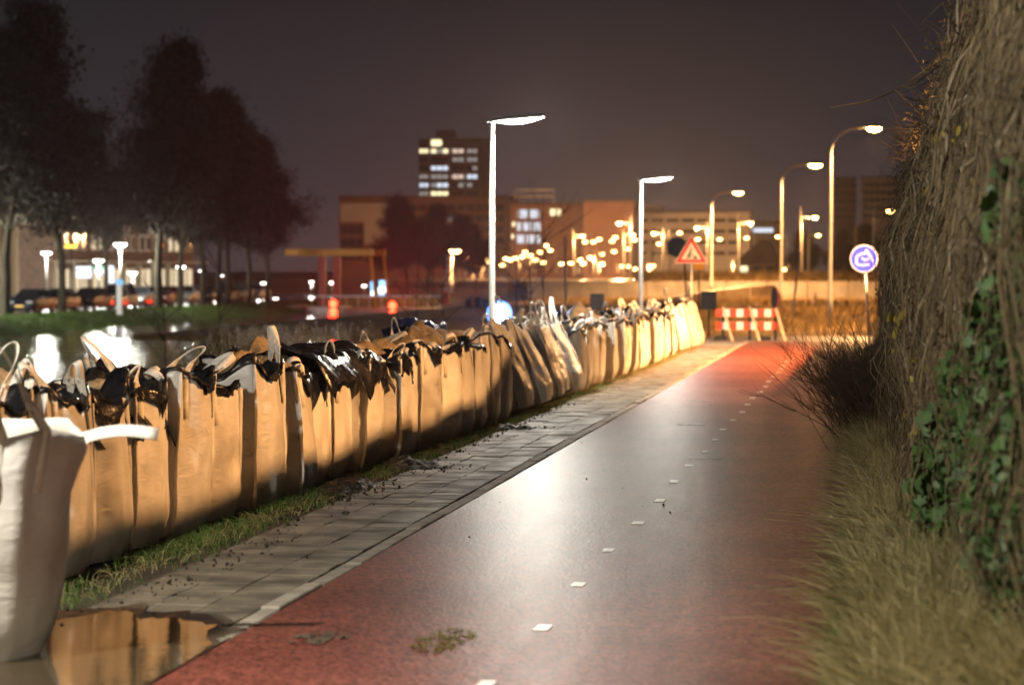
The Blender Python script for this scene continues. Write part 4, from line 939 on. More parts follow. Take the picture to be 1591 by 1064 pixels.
# ------------------------------------------------------------------ trees
def tree_meshes(seed, h, cr, z0, ntw, nleaf, key):
    rs = random.Random(seed); tr = MB(); tips = []
    def grow(p, d, L, r, lvl):
        n = 5; pts = [p.copy()]; rr = [r]; q = p.copy()
        for i in range(n if lvl else 8):
            d = (d + Vector((rs.gauss(0, .07 + .05 * lvl), rs.gauss(0, .07 + .05 * lvl), rs.gauss(.02, .05)))).normalized(); nn_ = n if lvl else 8; q = q + d * (L / nn_); pts.append(q.copy()); rr.append(r * (1 - .7 * (i + 1) / nn_))
            if lvl > 0: tips.append((q.copy(), d.copy(), lvl))
            if lvl < 3:
                for _ in range(4 if lvl == 0 else (2 if lvl == 1 else 1)):
                    a = rs.uniform(0, 6.28); el = rs.uniform(.35, .9) if lvl == 0 else rs.uniform(-.1, .8)
                    side = Vector((math.cos(a), math.sin(a), el)).normalized(); dd = (d * .35 + side).normalized()
                    f = (1.05 - .62 * i / 7) if lvl == 0 else .75
                    grow(q, dd, (cr * rs.uniform(.7, 1.1) * f) if lvl == 0 else L * rs.uniform(.4, .65), rr[-1] * .5, lvl + 1)
        tr.tube(pts, rr, 7 if lvl == 0 else 4, cap=False)
    trunk = [Vector((0, 0, 0))]
    p0 = Vector((0, 0, z0)); tr.tube([(0, 0, -.3), (0, 0, .4), (rs.uniform(-.1, .1), 0, z0 * .6), p0], [h * .021, h * .017, h * .015, h * .014], 9, cap=False)
    grow(p0, Vector((rs.uniform(-.05, .05), rs.uniform(-.05, .05), 1)), h - z0 - .8, h * .014, 0)
    tp = np.array([list(t[0]) for t in tips]); lv = np.array([t[2] for t in tips], float); pr = lv ** 2 * np.array([max(.02, .35 + 1.6 * mnoise.noise(Vector(t[0]) * .55)) for t in tips]); pr /= pr.sum()
    idx = rng.choice(len(tp), ntw, p=pr); base = tp[idx] + rng.normal(0, .22, (ntw, 3)); d = unit(ntw); d[:, 2] = d[:, 2] * .7 + .25; L_ = rng.uniform(.3, 1.0, ntw)
    s = np.linspace(0, 1, 4); P = base[:, None, :] + d[:, None, :] * (L_[:, None] * s[None])[..., None] + rng.normal(0, .03, (ntw, 4, 3))
    v1, f1 = strands(P, np.repeat((.014 * (1 - .6 * s))[None], ntw, 0), 2)
    idx = rng.choice(len(tp), nleaf, p=pr); C = tp[idx] + rng.normal(0, .5, (nleaf, 3)); A = unit(nleaf) * rng.uniform(.06, .19, (nleaf, 1)); B = np.cross(A, unit(nleaf)) * .8
    v2, f2 = quads(C, A, B)
    return tr.mesh('trunk', M['bark']), npmesh('twigs', v1, f1, M['twig']), npmesh('foliage', v2, f2, M['leafdark'])
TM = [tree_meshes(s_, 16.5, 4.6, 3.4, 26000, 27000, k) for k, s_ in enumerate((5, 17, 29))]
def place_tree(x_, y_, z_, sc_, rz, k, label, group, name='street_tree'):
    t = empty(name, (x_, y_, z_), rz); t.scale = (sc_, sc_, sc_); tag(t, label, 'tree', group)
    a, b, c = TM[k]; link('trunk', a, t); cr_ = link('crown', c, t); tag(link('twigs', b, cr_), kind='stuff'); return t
GT = 'trees along the far canal bank'
for k, (px, Xw, sc_, lab) in enumerate(((-35, -49, 1.0, 'dark tree at the left end of the far canal bank, cut by the frame'), (61, -48.4, .92, 'slim dark tree in front of the parked black car on the far bank'), (222, -48.6, 1.02, 'tallest dark tree with a mossy trunk on the far canal bank'),
      (258, -49, .85, 'dark tree with a leaning trunk beside the tallest tree'), (296, -48.6, .92, 'dark tree two trunks past the tallest one on the far bank'), (322, -49.2, .9, 'dark tree behind the thin sapling on the far bank'), (336, -48.5, .85, 'dark tree by the grass bank where lamps show between trunks'),
      (372, -49.0, .82, 'dark tree second from the bridge on the far bank'), (402, -48.6, .74, 'dark tree closest to the yellow bridge on the far bank'), (135, -57, .80, 'dark tree set back between the slim tree and the tallest one'))):
    Y = -Xw * FPX / (1357 - px); place_tree(Xw, Y, STREET_Z - .05, sc_, k * 1.9, k % 3, lab, GT)
# thin saplings and reeds on the near bank
def sapling(px, Y, h_, lab, lean=0.0, n=7):
    a = at(px, 500, Y); z = ground(a.x, Y); t = empty('sapling', (a.x, Y, z)); tag(t, lab, 'tree', 'thin bare saplings on the canal banks')
    tr = MB(); pts = [Vector((lean * h_ * u * u + .05 * math.sin(u * 4), 0, h_ * u)) for u in [k / 7 for k in range(8)]]; tr.tube(pts, [.028 * (1 - .75 * k / 7) for k in range(8)], 6); tr.build('trunk', M['twig'], t)
    br = MB()
    for k in range(n):
        q = random.randint(2, 6); p = pts[q]; a_ = random.uniform(0, 6.28); d = Vector((math.cos(a_), math.sin(a_) * .4, random.uniform(.5, 1.1))).normalized(); L_ = h_ * random.uniform(.2, .4)
        br.tube([p + d * (L_ * u) + Vector((0, 0, .1 * u * u)) for u in (0, .33, .66, 1)], [.013, .01, .007, .004], 4, False)
        for _ in range(2):
            q2 = p + d * L_ * random.uniform(.3, .8); d2 = (d + Vector((random.gauss(0, .6), random.gauss(0, .3), random.gauss(0, .3)))).normalized(); br.tube([q2, q2 + d2 * L_ * .4], [.008, .003], 4, False)
    br.build('crown', M['twig'], t)
for px, Y, h_, lab, ln in ((254, 62, 4.0, 'thin bare sapling in front of the tallest dark tree', 0), (337, 66, 4.9, 'thin branching sapling rising above the bags left of the bridge', .02), (668, 80, 5.2, 'thin bare sapling right of the red bridge light', .03), (690, 84, 4.2, 'thin bare sapling next to the striped bridge pole', -.03),
                           (800, 70, 4.2, 'thin bare sapling just right of the bluish light', 0), (822, 72, 5.0, 'thin sapling second to the right of the bluish light', 0), (841, 74, 5.2, 'thin sapling third to the right of the bluish light', .02), (640, 78, 4.6, 'thin bare sapling close to the red bridge light', .06)):
    sapling(px, Y, h_, lab, ln, 9)
# reed plumes behind the bags
rt = empty('reed_bed', (-8, 40, -.4)); P = []; Wd = []; C = []
for k in range(260):
    Y = random.uniform(30, 46); a = at(random.gauss(440, 55), 515, Y); z0 = ground(a.x, Y) if a.x > -12.5 else WATER_Z; hh = a.z + random.uniform(-.35, .12) - z0
    p = [Vector((a.x, Y, z0)) + Vector((.1 * u * u * random.choice((-1, 1)), 0, hh * u)) for u in np.linspace(0, 1, 5)]; P.append([list(q - Vector((-8, 40, -.4))) for q in p]); Wd.append([.006, .005, .005, .004, .003])
    tip = p[-1] - Vector((-8, 40, -.4))
    for _ in range(26): C.append(tip + Vector((random.gauss(0, .03), random.gauss(0, .03), random.uniform(-.2, .04))))
v, f = strands(np.array(P), np.array(Wd), 3); tag(rt, 'pale feathery reeds standing behind the bag row by the canal', 'reeds', kind='stuff')
M['plume'] = mat('reed_plume', (.16, .12, .08), (.3, .24, .17), 9, .9, world=True, subs=.3)
link('stems', npmesh('stems', v, f, M['straw']), rt); C = np.array([list(c) for c in C]); A = unit(len(C)) * .022; B = np.cross(A, unit(len(C))) * .3; v, f = quads(C, A, B); link('plumes', npmesh('plumes', v, f, M['plume']), rt)
# grass on the far bank
n = 26000; xx = rng.uniform(-48.1, -43.2, n); yy = 108 + 92 * rng.uniform(0, 1, n)
tufts('bank_grass', 0, np.stack([xx, yy], 1), .2, .02, M['greengrass'], .8, 2, lambda a, b: ground(a, b), 'green grass on the far canal bank below the trees', 'grass')
o = MB(); gv = []; gx_ = [-48.2 + .5 * i for i in range(10)]; gy = [60 + 5 * j for j in range(41)]
vs = [(a, b, ground(a, b) + .02) for b in gy for a in gx_]; fs = [(j * 10 + i, j * 10 + i + 1, (j + 1) * 10 + i + 1, (j + 1) * 10 + i) for j in range(40) for i in range(9)]
tag(o.add(vs, fs, True).build('grass_bank', M['grass']), kind='structure')

# ------------------------------------------------------------------ parked cars on the far street
def car_mesh_parts(paint, van=False):
    st = [(-2.08, .42, .55, .66, .70), (-2.02, .3, .62, .72, .8), (-1.75, .2, .80, .80, .86), (-1.05, .18, .93, .84, .87), (-.95, .18, .95, .84, .87), (-.30 if not van else -.55, .18, 1.42, .60, .88), (.2, .18, 1.48, .60, .88), (1.1, .18, 1.45, .60, .88), (1.55, .2, 1.38 if not van else 1.46, .60, .88), (2.0, .25, .92 if not van else 1.0, .70, .86), (2.08, .4, .7, .66, .78)]
    s = 1.0 if not van else 1.18; vs = []; fs = []
    for (y, zl, zt, wt, wb) in st:
        zt = zt * s if zt > 1 else zt; belt = min(.9, zt - .03)
        ring_ = [(wb * .9, zl), (wb, zl + .14), (wb, (zl + belt) / 2 + .05), (wb * .985, belt), (wt, zt)]
        vs += [(x, y, z) for x, z in ring_] + [(-x, y, z) for x, z in ring_[::-1]]
    n = 10
    for i in range(len(st) - 1):
        for k in range(n): k2 = (k + 1) % n; fs.append((i * n + k, (i + 1) * n + k, (i + 1) * n + k2, i * n + k2))
    fs.append(tuple(range(n - 1, -1, -1))[::-1]); fs.append(tuple((len(st) - 1) * n + k for k in range(n))[::-1])
    parts = {'body': MB().add(vs, fs, False).mesh('body', paint)}
    V = [Vector(v) for v in vs]
    def pane(idx, ins=.1, off=.012):
        q = [V[i] for i in idx]; c = sum(q, Vector()) / len(q); q = [p.lerp(c, ins) for p in q]; nr = (q[1] - q[0]).cross(q[-1] - q[0]).normalized()
        if nr.dot(c - Vector((0, c.y, .9))) < 0 and abs(nr.x) > .5: nr = -nr
        if abs(nr.x) <= .5 and nr.z < 0: nr = -nr
        q = [p + nr * off for p in q]; return MB().add(q, [tuple(range(len(q)))]).mesh('pane', M['glass'])
    I = lambda i, k: i * n + k
    parts['windscreen'] = pane([I(4, 4), I(4, 5), I(5, 5), I(5, 4)], .08)
    parts['rear_window'] = pane([I(8, 4), I(8, 5), I(9, 5), I(9, 4)], .12)
    parts['sidew'] = [pane([I(5, 3 if sd else 6), I(8, 3 if sd else 6), I(8, 4 if sd else 5), I(5, 4 if sd else 5)], .1) for sd in (0, 1)]
    return parts
wt_ = MB().lathe([(.2, -.1), (.31, -.09), (.325, -.04), (.325, .04), (.31, .09), (.2, .1)], 20).mesh('tyre', M['rubber']); wr_ = MB().lathe([(0.01, .07), (.06, .07), (.2, .05), (.205, .09)], 16).mesh('rim', M['steel'])
M['headlamp'] = mat('headlamp_glass', (.6, .6, .6), None, rough=.1, metal=.5); M['taillamp'] = mat('tail_lamp', (.35, .01, .01), None, rough=.2); M['plate'] = mat('yellow_plate', (.7, .42, .03), None, rough=.5)
hl = MB().bbox((-.19, -.03, -.07), (.19, .06, .07), .02).mesh('headlight', M['headlamp']); tl = MB().bbox((-.08, -.04, -.14), (.08, .03, .14), .02).mesh('tail_light', M['taillamp']); pl_ = MB().box((-.26, -.012, -.055), (.26, .0, .055)).mesh('number_plate', M['plate']); mi = MB().bbox((-.1, -.05, -.07), (.1, .05, .07), .03)
cars = [('dark blue', (.012, .018, .035), 0), ('black', (.012, .012, .013), 0), ('black', (.014, .014, .015), 0), ('silver', (.42, .43, .45), 1), ('grey', (.12, .12, .13), 0), ('dark red', (.14, .02, .02), 0), ('white', (.6, .6, .6), 0), ('dark green', (.02, .04, .03), 0), ('black', (.015, .015, .016), 1), ('grey', (.2, .2, .21), 0), ('silver', (.4, .4, .42), 0)]
spots = [8, 52, 106, 155, 196, 232, 268, 300, 328, 352, 380]
clab = ['dark blue parked car at the left end of the far street, by the tan columns', 'black parked car behind the slim tree trunk on the far street', 'black parked car directly before the silver van', 'silver parked van facing the canal between dark cars', 'grey parked car beside the blue topped parking post',
        'dark red parked car behind the tallest tree', 'white parked car behind the leaning trunk', 'dark green parked car among the tree trunks', 'black parked van among the farther tree trunks', 'grey parked car near the end of the far tree row', 'silver parked car closest to the yellow bridge']
cache = {}
for k, (px, (cn, cc, van)) in enumerate(zip(spots, cars)):
    key = (cc, van)
    if key not in cache: cache[key] = car_mesh_parts(mat('car_paint_' + cn.replace(' ', '_'), cc, None, rough=.22, metal=.3, coat=.8), bool(van))
    pt = cache[key]; Xw = -50.4; Y = -Xw * FPX / (1357 - px)
    t = empty('parked_car', (Xw + random.uniform(-.1, .1), Y, STREET_Z + .01), random.uniform(-.03, .03)); tag(t, clab[k], 'car', 'cars parked along the far street')
    link('body', pt['body'], t); link('windscreen', pt['windscreen'], t); link('rear_window', pt['rear_window'], t)
    for w_ in pt['sidew']: link('side_window', w_, t)
    for sx_ in (-1, 1):
        for yy_ in (-1.32, 1.32):
            w_ = link('wheel', wt_, t, (sx_ * .78, yy_, .325), (0, math.pi / 2 * sx_, 0)); link('rim', wr_, w_)
        link('headlight', hl, t, (sx_ * .58, -1.98, .68)); link('tail_light', tl, t, (sx_ * .66, 2.06, .78)); mi.build('wing_mirror', cache[key]['body'].materials[0], t, (sx_ * .98, -.7, .98))
    link('number_plate', pl_, t, (0, -2.10, .45)); link('number_plate', pl_, t, (0, 2.12, .55))

# ------------------------------------------------------------------ white lamps on the far street
GL = 'white globe lamps along the far street'
def globe_lamp(px, py, Y, label, power, hs=1.0, base=STREET_Z):
    p = at(px, py, Y); t = empty('street_lamp', (p.x, Y, base)); tag(t, label, 'street lamp', GL); H = p.z - base
    MB().tube([(0, 0, 0), (0, 0, H - .1)], [.06, .045], 8).build('pole', M['polepaint'], t)
    o = MB().lathe([(0.02, -.16), (.2, -.14), (.36, -.03), (.38, .04)], 16).build('lamp_globe', M['white_on'], t, (0, 0, H)); o.scale = (hs,) * 3
    o = MB().lathe([(.4, .04), (.34, .13), (.15, .2), (.01, .21)], 16).build('cap', M['polepaint'], t, (0, 0, H)); o.scale = (hs,) * 3
    if power: light('POINT', 'lamp_light', t, (0, 0, H - .28 * hs), (1, .96, .84), power, .2)
globe_lamp(187, 380, 160, 'brightest white globe lamp left of the tallest tree', 3200, 1.15); globe_lamp(72, 393, 165, 'white globe lamp beside the slim tree trunk', 1500, .95)
globe_lamp(153, 405, 170, 'white globe lamp in front of the lit shop signs', 1500); globe_lamp(206, 424, 182, 'low white globe lamp against the tallest trunk', 1300, .95)
globe_lamp(281, 415, 185, 'white globe lamp between the leaning trunk and the sapling', 1600, .95)
for px, py in ((313, 421), (330, 447), (343, 428), (388, 436), (404, 450), (409, 440), (428, 464), (230, 406)):
    globe_lamp(px, py, 215 + random.uniform(-10, 20), 'small white globe lamp among the far tree trunks', 500 if px in (330, 404) else 0, .6)
globe_lamp(-175, 385, 128, 'white globe lamp at the near end of the far street', 13000)
# traffic light and parking post
p = at(250, 382, 175); t = empty('traffic_light', (p.x, 175, STREET_Z)); tag(t, 'traffic light showing orange behind the tallest tree', 'traffic light'); H = p.z - STREET_Z
MB().tube([(0, .1, 0), (0, .1, H + .4)], .06, 8).build('pole', M['dark'], t); MB().bbox((-.17, -.05, H - .5), (.17, .1, H + .5), .03).build('housing', M['dark'], t)
M['amber_on'] = glow('amber_lit', (1, .28, .05), 12); M['red_on'] = glow('red_signal_lit', (1.0, .035, .012), 16); 
MB().lathe([(0.001, .04), (.12, .03), (.17, 0)], 14).build('lens', M['amber_on'], t, (0, -.06, H), (math.pi / 2, 0, 0))
p = at(186, 495, 140); t = empty('parking_post', (p.x, 140, STREET_Z - .05)); tag(t, 'white parking post with light blue top at the edge of the grass', 'post'); z1 = at(186, 433, 140).z - STREET_Z
MB().bbox((-.16, -.1, 0), (.16, .1, z1 - .3), .01).build('column', M['white'], t); M['skyblue_on'] = glow('light_blue_sign_lit', (.12, .5, 1.0), 1.1)
MB().bbox((-.17, -.11, z1 - .295), (.17, .11, z1), .02).build('blue_top', M['skyblue_on'], t)

# ------------------------------------------------------------------ shop street on the left
M['brickdk'] = mat('brown_brick', (.12, .075, .05), (.2, .13, .09), 2, .9, world=True, bump=.3, bscale=8); M['cream'] = mat('cream_render', (.42, .36, .27), (.5, .44, .34), 1.5, .85, world=True)
M['darkpane'] = mat('dark_window', (.015, .016, .02), None, rough=.08); M['tan'] = mat('tan_cladding', (.26, .18, .10), (.33, .24, .14), 1, .8, world=True, stretch=(1, 1, .1))
M['shopglow'] = glow('lit_shop_window', (1.0, .82, .52), .75); M['shopwhite'] = glow('lit_shop_sign_white', (.95, .95, 1.0), 1.5); M['shopblue'] = glow('lit_shop_sign_blue', (.05, .25, 1.0), 2.2); M['shopcyan'] = glow('lit_shop_sign_cyan', (.08, .5, 1.0), 1.6); M['shopviolet'] = glow('lit_shop_sign_violet', (.13, .08, .6), .9); M['shopgreen'] = glow('lit_shop_sign_green', (.1, .8, .35), 1.6); M['shopyel'] = glow('lit_yellow_letters', (1, .75, .08), 2.5)
FXX = -65.0
shop = empty('shop_building', (FXX, 185, STREET_Z)); tag(shop, 'brown shop building with lit shop fronts behind the parked cars', 'building')
MB().box((-12, -4, 0), (0, 42, 8.3)).build('wall', M['brickdk'], shop); MB().bbox((-12.3, -4.3, 8.31), (.5, 42.3, 8.7), .05).build('roof', M['dark'], shop)
for k in range(10):
    y0 = -3.4 + 4.5 * k
    o = MB().box((.004, y0 + .4, .3), (.06, y0 + 3.9, 2.7)).build('shop_window', M['shopglow'], shop); MB().box((.061, y0 + 2.05, .3), (.12, y0 + 2.2, 2.7)).build('mullion', M['dark'], o); MB().box((.062, y0 + .4, 1.0), (.11, y0 + 3.9, 1.08)).build('transom', M['dark'], o)
    MB().box((.002, y0 - .25, 0), (.35, y0 + .2, 3.2)).build('pier', M['cream'], shop)
    MB().bbox((.003, y0 - .2, 3.25), (1.6, y0 + 4.2, 3.4), .02).build('canopy', M['cream'], shop)
    for st_ in (4.3, 6.6):
        for q in (0.6, 2.6):
            f_ = MB().box((.003, y0 + q, st_), (.07, y0 + q + 1.3, st_ + 1.4)).build('window', M['white'], shop); MB().box((.0705, y0 + q + .1, st_ + .1), (.078, y0 + q + 1.2, st_ + 1.3)).build('pane', M['darkpane'] if (k * 7 + int(st_)) % 5 else M['shopglow'], f_)
    if k % 2 == 0:
        MB().box((.08, y0 + .3, 5.7), (1.0, y0 + 3.9, 5.82)).build('balcony_slab', M['cream'], shop); MB().box((.96, y0 + .3, 5.83), (1.0, y0 + 3.9, 6.5)).build('balcony_rail', M['white'], shop)
# projecting lit signs (facing along the street)
def sign_board(px0, px1, py0, py1, Y, name, label, face, rim_=None, text=None):
    a = at(px0, py1, Y); b = at(px1, py0, Y); t = empty(name, (a.x, Y, a.z)); tag(t, label, 'shop sign', 'lit shop signs'); W_, H_ = b.x - a.x, b.z - a.z
    MB().bbox((0, 0, 0), (W_, .15, H_), .03).build('case', M['dark'], t); MB().box((.04, -.03, .04), (W_ - .04, -.002, H_ - .04)).build('lit_face', M[face], t)
    if rim_: MB().box((.05, -.05, H_ * .62), (W_ - .05, -.032, H_ - .05)).build('colour_band', M[rim_], t)
    MB().tube([(W_ / 2, .08, -1.7), (W_ / 2, .08, 0)], .05, 6).build('bracket_post', M['dark'], t)
    if text:
        cu = bpy.data.curves.new('lettering', 'FONT'); cu.body = text; cu.size = H_ * .42; cu.align_x = 'CENTER'; cu.align_y = 'CENTER'; cu.extrude = .005
        tmp = bpy.data.objects.new('tmp', cu); col.objects.link(tmp); me = bpy.data.meshes.new_from_object(tmp.evaluated_get(bpy.context.evaluated_depsgraph_get())); bpy.data.objects.remove(tmp)
        me.materials.clear(); me.materials.append(M['dark']); o = link('lettering', me, t, (W_ / 2, -.045, H_ * .62), (math.pi / 2, 0, 0))
        dx = max(v.co.x for v in me.vertices) - min(v.co.x for v in me.vertices); o.scale = (W_ * .86 / dx, 1, 1)
    return t
sign_board(44, 62, 404, 424, 186, 'shop_sign', 'narrow white and violet lit shop sign left of the slim tree', 'shopwhite', 'shopviolet')
sign_board(64, 73, 404, 425, 187, 'shop_sign', 'cyan topped lit shop sign half behind the slim tree', 'shopwhite', 'shopcyan')
sign_board(75, 92, 404, 426, 188, 'shop_sign', 'large cyan and white lit shop sign', 'shopwhite', 'shopcyan')
sign_board(92, 100, 405, 428, 188.5, 'shop_sign', 'dark violet shop sign panel next to the cyan sign', 'shopviolet')
sign_board(117, 143, 413, 433, 189, 'shop_sign', 'white shop sign with grey lettering', 'shopwhite', None, 'MOZZAR')
sign_board(146, 162, 413, 427, 190, 'shop_sign', 'white and green lit shop sign beside the white lettered one', 'shopwhite', 'shopgreen')
sign_board(162, 178, 412, 448, 192, 'shop_sign', 'tall white lit shop front panel left of the parking post', 'shopwhite')
sign_board(100, 120, 380, 386, 187, 'shop_sign', 'small yellow lit lettering strip above the shops', 'shopyel')
cb = empty('columned_building', (-70, 172, STREET_Z)); tag(cb, 'tan building with tall columns at the left edge', 'building')
a = at(-60, 400, 172).x + 70; b = at(27, 400, 172).x + 70; ztop = at(0, 332, 172).z - STREET_Z
MB().box((a, .6, 0), (b - .4, 9, ztop - .8)).build('wall', M['brickdk'], cb); MB().bbox((a, -.2, ztop - .795), (b, 9.2, ztop), .05).build('fascia', M['cream'], cb)
for k in range(5): xx_ = b - .45 - 1.3 * k; MB().bbox((xx_, -.1, 0), (xx_ + .42, .3, ztop - .8), .02).build('column', M['tan'], cb)

# ------------------------------------------------------------------ drawbridge at the end of the canal
BY = 186.0
br = empty('drawbridge', (-40, BY, STREET_Z)); tag(br, 'small drawbridge with yellow balance beam and red posts over the canal', 'bridge')
def bx(px0, px1, py0, py1, y0, y1, name, m, par=br):
    a = at(px0, py1, BY); b = at(px1, py0, BY); return MB().bbox((a.x + 40, y0, a.z - STREET_Z), (b.x + 40, y1, b.z - STREET_Z), .03).build(name, m, par)
M['bridgeyellow'] = mat('bridge_yellow', (.62, .26, .015), (.68, .3, .02), 1, .55); M['bridgered'] = mat('bridge_red', (.32, .03, .015), (.38, .04, .02), 1, .55)
bx(444, 580, 387, 397, -.35, .0, 'balance_beam', M['bridgeyellow']); bx(444, 580, 387, 397, 4.6, 4.95, 'balance_beam', M['bridgeyellow'])
bx(496, 507, 398, 478, -.32, -.05, 'portal_post', M['bridgered']); bx(497, 508, 398, 478, 4.65, 4.9, 'portal_post', M['bridgered'])
a = at(577, 397, BY); b = at(586, 480, BY); MB().tube([(a.x + 40, -.2, a.z - STREET_Z), (b.x + 40, -.2, b.z - STREET_Z)], .12, 8).build('hanger_rod', M['bridgeyellow'], br)
MB().tube([(a.x + 40, 4.8, a.z - STREET_Z), (b.x + 40, 4.8, b.z - STREET_Z)], .12, 8).build('hanger_rod', M['bridgeyellow'], br)
bx(480, 700, 479, 487, -.5, 5.5, 'deck', M['concrete']); bx(430, 452, 475, 497, -.4, 6, 'abutment', M['concrete']); bx(452, 478, 477, 482, -.4, 6, 'deck', M['concrete']); bx(478, 522, 477, 496, -.6, 5.8, 'pier', M['white']); bx(604, 632, 488, 497, -.6, 5.8, 'pier', M['concrete']); bx(690, 730, 480, 500, -.6, 6, 'abutment', M['concrete'])
for k in range(12):
    px = 486 + 18 * k; a = at(px, 478, BY); MB().tube([(a.x + 40, -.4, a.z - STREET_Z), (a.x + 40, -.4, a.z - STREET_Z + .9)], .03, 6).build('rail_post', M['white'], br)
bx(484, 692, 459, 461, -.43, -.37, 'handrail', M['white'])
def red_signal(px, py, Y, label, power):
    p = at(px, py, Y); t = empty('bridge_signal', (p.x, Y, WATER_Z - .5)); tag(t, label, 'signal light', 'red signal lights at the bridge'); H = p.z - WATER_Z + .5
    MB().tube([(0, .15, 0), (0, .15, H + .5)], .09, 8).build('post', M['dark'], t); MB().bbox((-.36, -.02, H - .7), (.36, .14, H + .7), .03).build('backboard', M['dark'], t)
    for dz in (-.3, .32): MB().lathe([(0.001, .12), (.2, .09), (.3, 0)], 14).build('lens', M['red_on'], t, (0, -.03, H + dz), (math.pi / 2, 0, 0))
    light('SPOT', 'lamp_light', t, (0, -.5, H), (1, .0, .0), power, .15, 44, .5).rotation_euler = (-math.pi / 2, 0, .3)
red_signal(518, 478, 183, 'red signal light in front of the white bridge pier', 7000); red_signal(610, 481, 180, 'larger red signal light right of the bridge opening', 36000)
p = at(692, 478, 184); t = empty('bridge_barrier', (p.x, 184, STREET_Z)); tag(t, 'raised red and white striped bridge barrier arm', 'barrier')
q = at(697, 396, 184); ln = Vector((q.x - p.x, 0, q.z - STREET_Z)); MB().bbox((-.3, -.3, 0), (.3, .3, .9), .05).build('base', M['bridgered'], t)
for k in range(14): a = ln * (k / 14) + Vector((0, 0, .6 * (1 - k / 14))); b = ln * ((k + 1) / 14) + Vector((0, 0, .6 * (1 - (k + 1) / 14))); MB().tube([a, b], .09, 8).build('stripe', M['red'] if k % 2 else M['white'], t)
h = at(707, 389, 190); sodium_lamp(h, 0, .3, 'short lit sodium lamp beside the striped bridge barrier', FAR, 2500, .16, 1.6, m=M['sod_far'])
for px, py in ((484, 438), (515, 439), (566, 444), (474, 461), (450, 462)): globe_lamp(px, py, 240, 'small white lamp seen through the yellow bridge', 300 if px == 484 else 0, .6)
# dark bollards and crates behind the bags near the bluish light
for k, (px, wd, py) in enumerate(((729, 9, 463), (743, 10, 461), (758, 16, 465))):
    p = at(px, py, 120); z0 = ground(p.x, 120); t = MB().bbox((-wd / 2 * 120 / FPX, -.2, 0), (wd / 2 * 120 / FPX, .2, p.z - z0), .06).build('mooring_post', M['dark'], None, (p.x, 120, z0)); tag(t, ['dark mooring post left of two others before the bluish light', 'dark mooring post in the middle of three', 'wide dark mooring post next to the white lamp pole'][k], 'post', 'dark mooring posts')

# ------------------------------------------------------------------ far buildings
M['bbrick'] = mat('far_brick', (.16, .075, .055), (.2, .1, .07), .2, .9, world=True); M['bwhite'] = mat('far_white_render', (.5, .46, .46), (.58, .54, .52), .1, .85, world=True); M['bgrey'] = mat('far_grey', (.22, .2, .2), (.28, .26, .26), .1, .85, world=True); M['broof'] = mat('far_roof', (.05, .035, .03), (.08, .055, .045), .3, .85, world=True)
M['w_warm'] = glow('office_light_warm', (1.0, .86, .5), 1.6); M['w_cool'] = glow('office_light_cool', (.75, .85, 1.0), 1.1); M['w_dim'] = glow('office_light_dim', (.8, .75, .7), .35); M['w_pink'] = glow('office_light_pink', (1.0, .75, .6), .8)
def building(name, label, Y, x0, x1, y0, y1, m, depth=15, base=-1.0):
    a = at(x0, y1, Y); b = at(x1, y0, Y); t = empty(name, (a.x, Y, base)); tag(t, label, 'building')
    MB().box((0, 0, 0), (b.x - a.x, depth, b.z - base)).build('wall', m, t); MB().box((-.3, -.3, b.z - base + .003), (b.x - a.x + .3, depth + .3, b.z - base + .6)).build('roof', M['broof'], t); return t, a.x, base
pane_mesh = {}
def panes(t, x0, base, Y, rects):
    for (px0, px1, py0, py1, m) in rects:
        a = at(px0, py1, Y - .1); b = at(px1, py0, Y - .1)
        if m not in pane_mesh: pane_mesh[m] = MB().box((0, 0, 0), (1, .06, 1)).mesh('window', M[m]); 
        if 'frame' not in pane_mesh: pane_mesh['frame'] = MB().box((-.06, .5, -.06), (1.06, 1.2, 1.06)).mesh('frame', M['dark'])
        o = link('window', pane_mesh[m], t, (a.x - x0, -.12, a.z - base), None, (b.x - a.x, 1, b.z - a.z)); link('frame', pane_mesh['frame'], o, (0, .05, 0), None, (1, .1, 1))
t, x0, bs = building('office_tower', 'tall office tower with rows of lit windows on the skyline', 900, 651, 752, 217, 400, M['bbrick'], 18)
cols_ = [(652, 665), (670, 696), (703, 720), (726, 741)]; sub_ = [(652, 658, 0), (659.5, 665, 0), (670, 677.5, 1), (679, 687, 1), (688.5, 696, 1), (703, 711, 2), (712.5, 720, 2), (726, 733, 3), (734.5, 741, 3)]; rows_ = [232 + 13.2 * k for k in range(6)]
lit = {(0, 0): 'w_warm', (1, 0): 'w_warm', (2, 0): 'w_pink', (3, 0): 'w_dim', (2, 1): 'w_dim', (3, 1): 'w_dim', (1, 2): 'w_cool', (0, 3): 'w_dim', (1, 3): 'w_dim', (2, 3): 'w_pink', (3, 3): 'w_cool', (0, 4): 'w_cool', (1, 4): 'w_cool', (0, 5): 'w_warm', (1, 5): 'w_warm'}
panes(t, x0, bs, 900, [(a_, b_, r, r + 6.0, lit.get((i, j), 'darkpane') if (int(a_) * 3 + j * 5) % 7 else 'w_dim') for a_, b_, i in sub_ for j, r in enumerate(rows_)] + [(670, 686, 217.5, 227, 'w_warm')])
MB().box((6, 3, 0), (12, 12, 2.5)).build('plant_room', M['broof'], t, (0, 0, at(700, 212, 900).z - bs))
t, x0, bs = building('brick_office', 'long dark red brick office block below the tower', 800, 527, 792, 306, 440, M['bbrick'], 20)
a = at(529, 345, 799.6); b = at(606, 316, 799.6); MB().box((a.x - x0, -.5, a.z - bs), (b.x - x0, -.01, b.z - bs)).build('white_panel', M['bwhite'], t); a2 = at(566, 380, 799.6); MB().box((a2.x - x0, -.49, a2.z - bs), (b.x - x0, -.012, a.z - bs - .01)).build('white_panel', M['bwhite'], t)
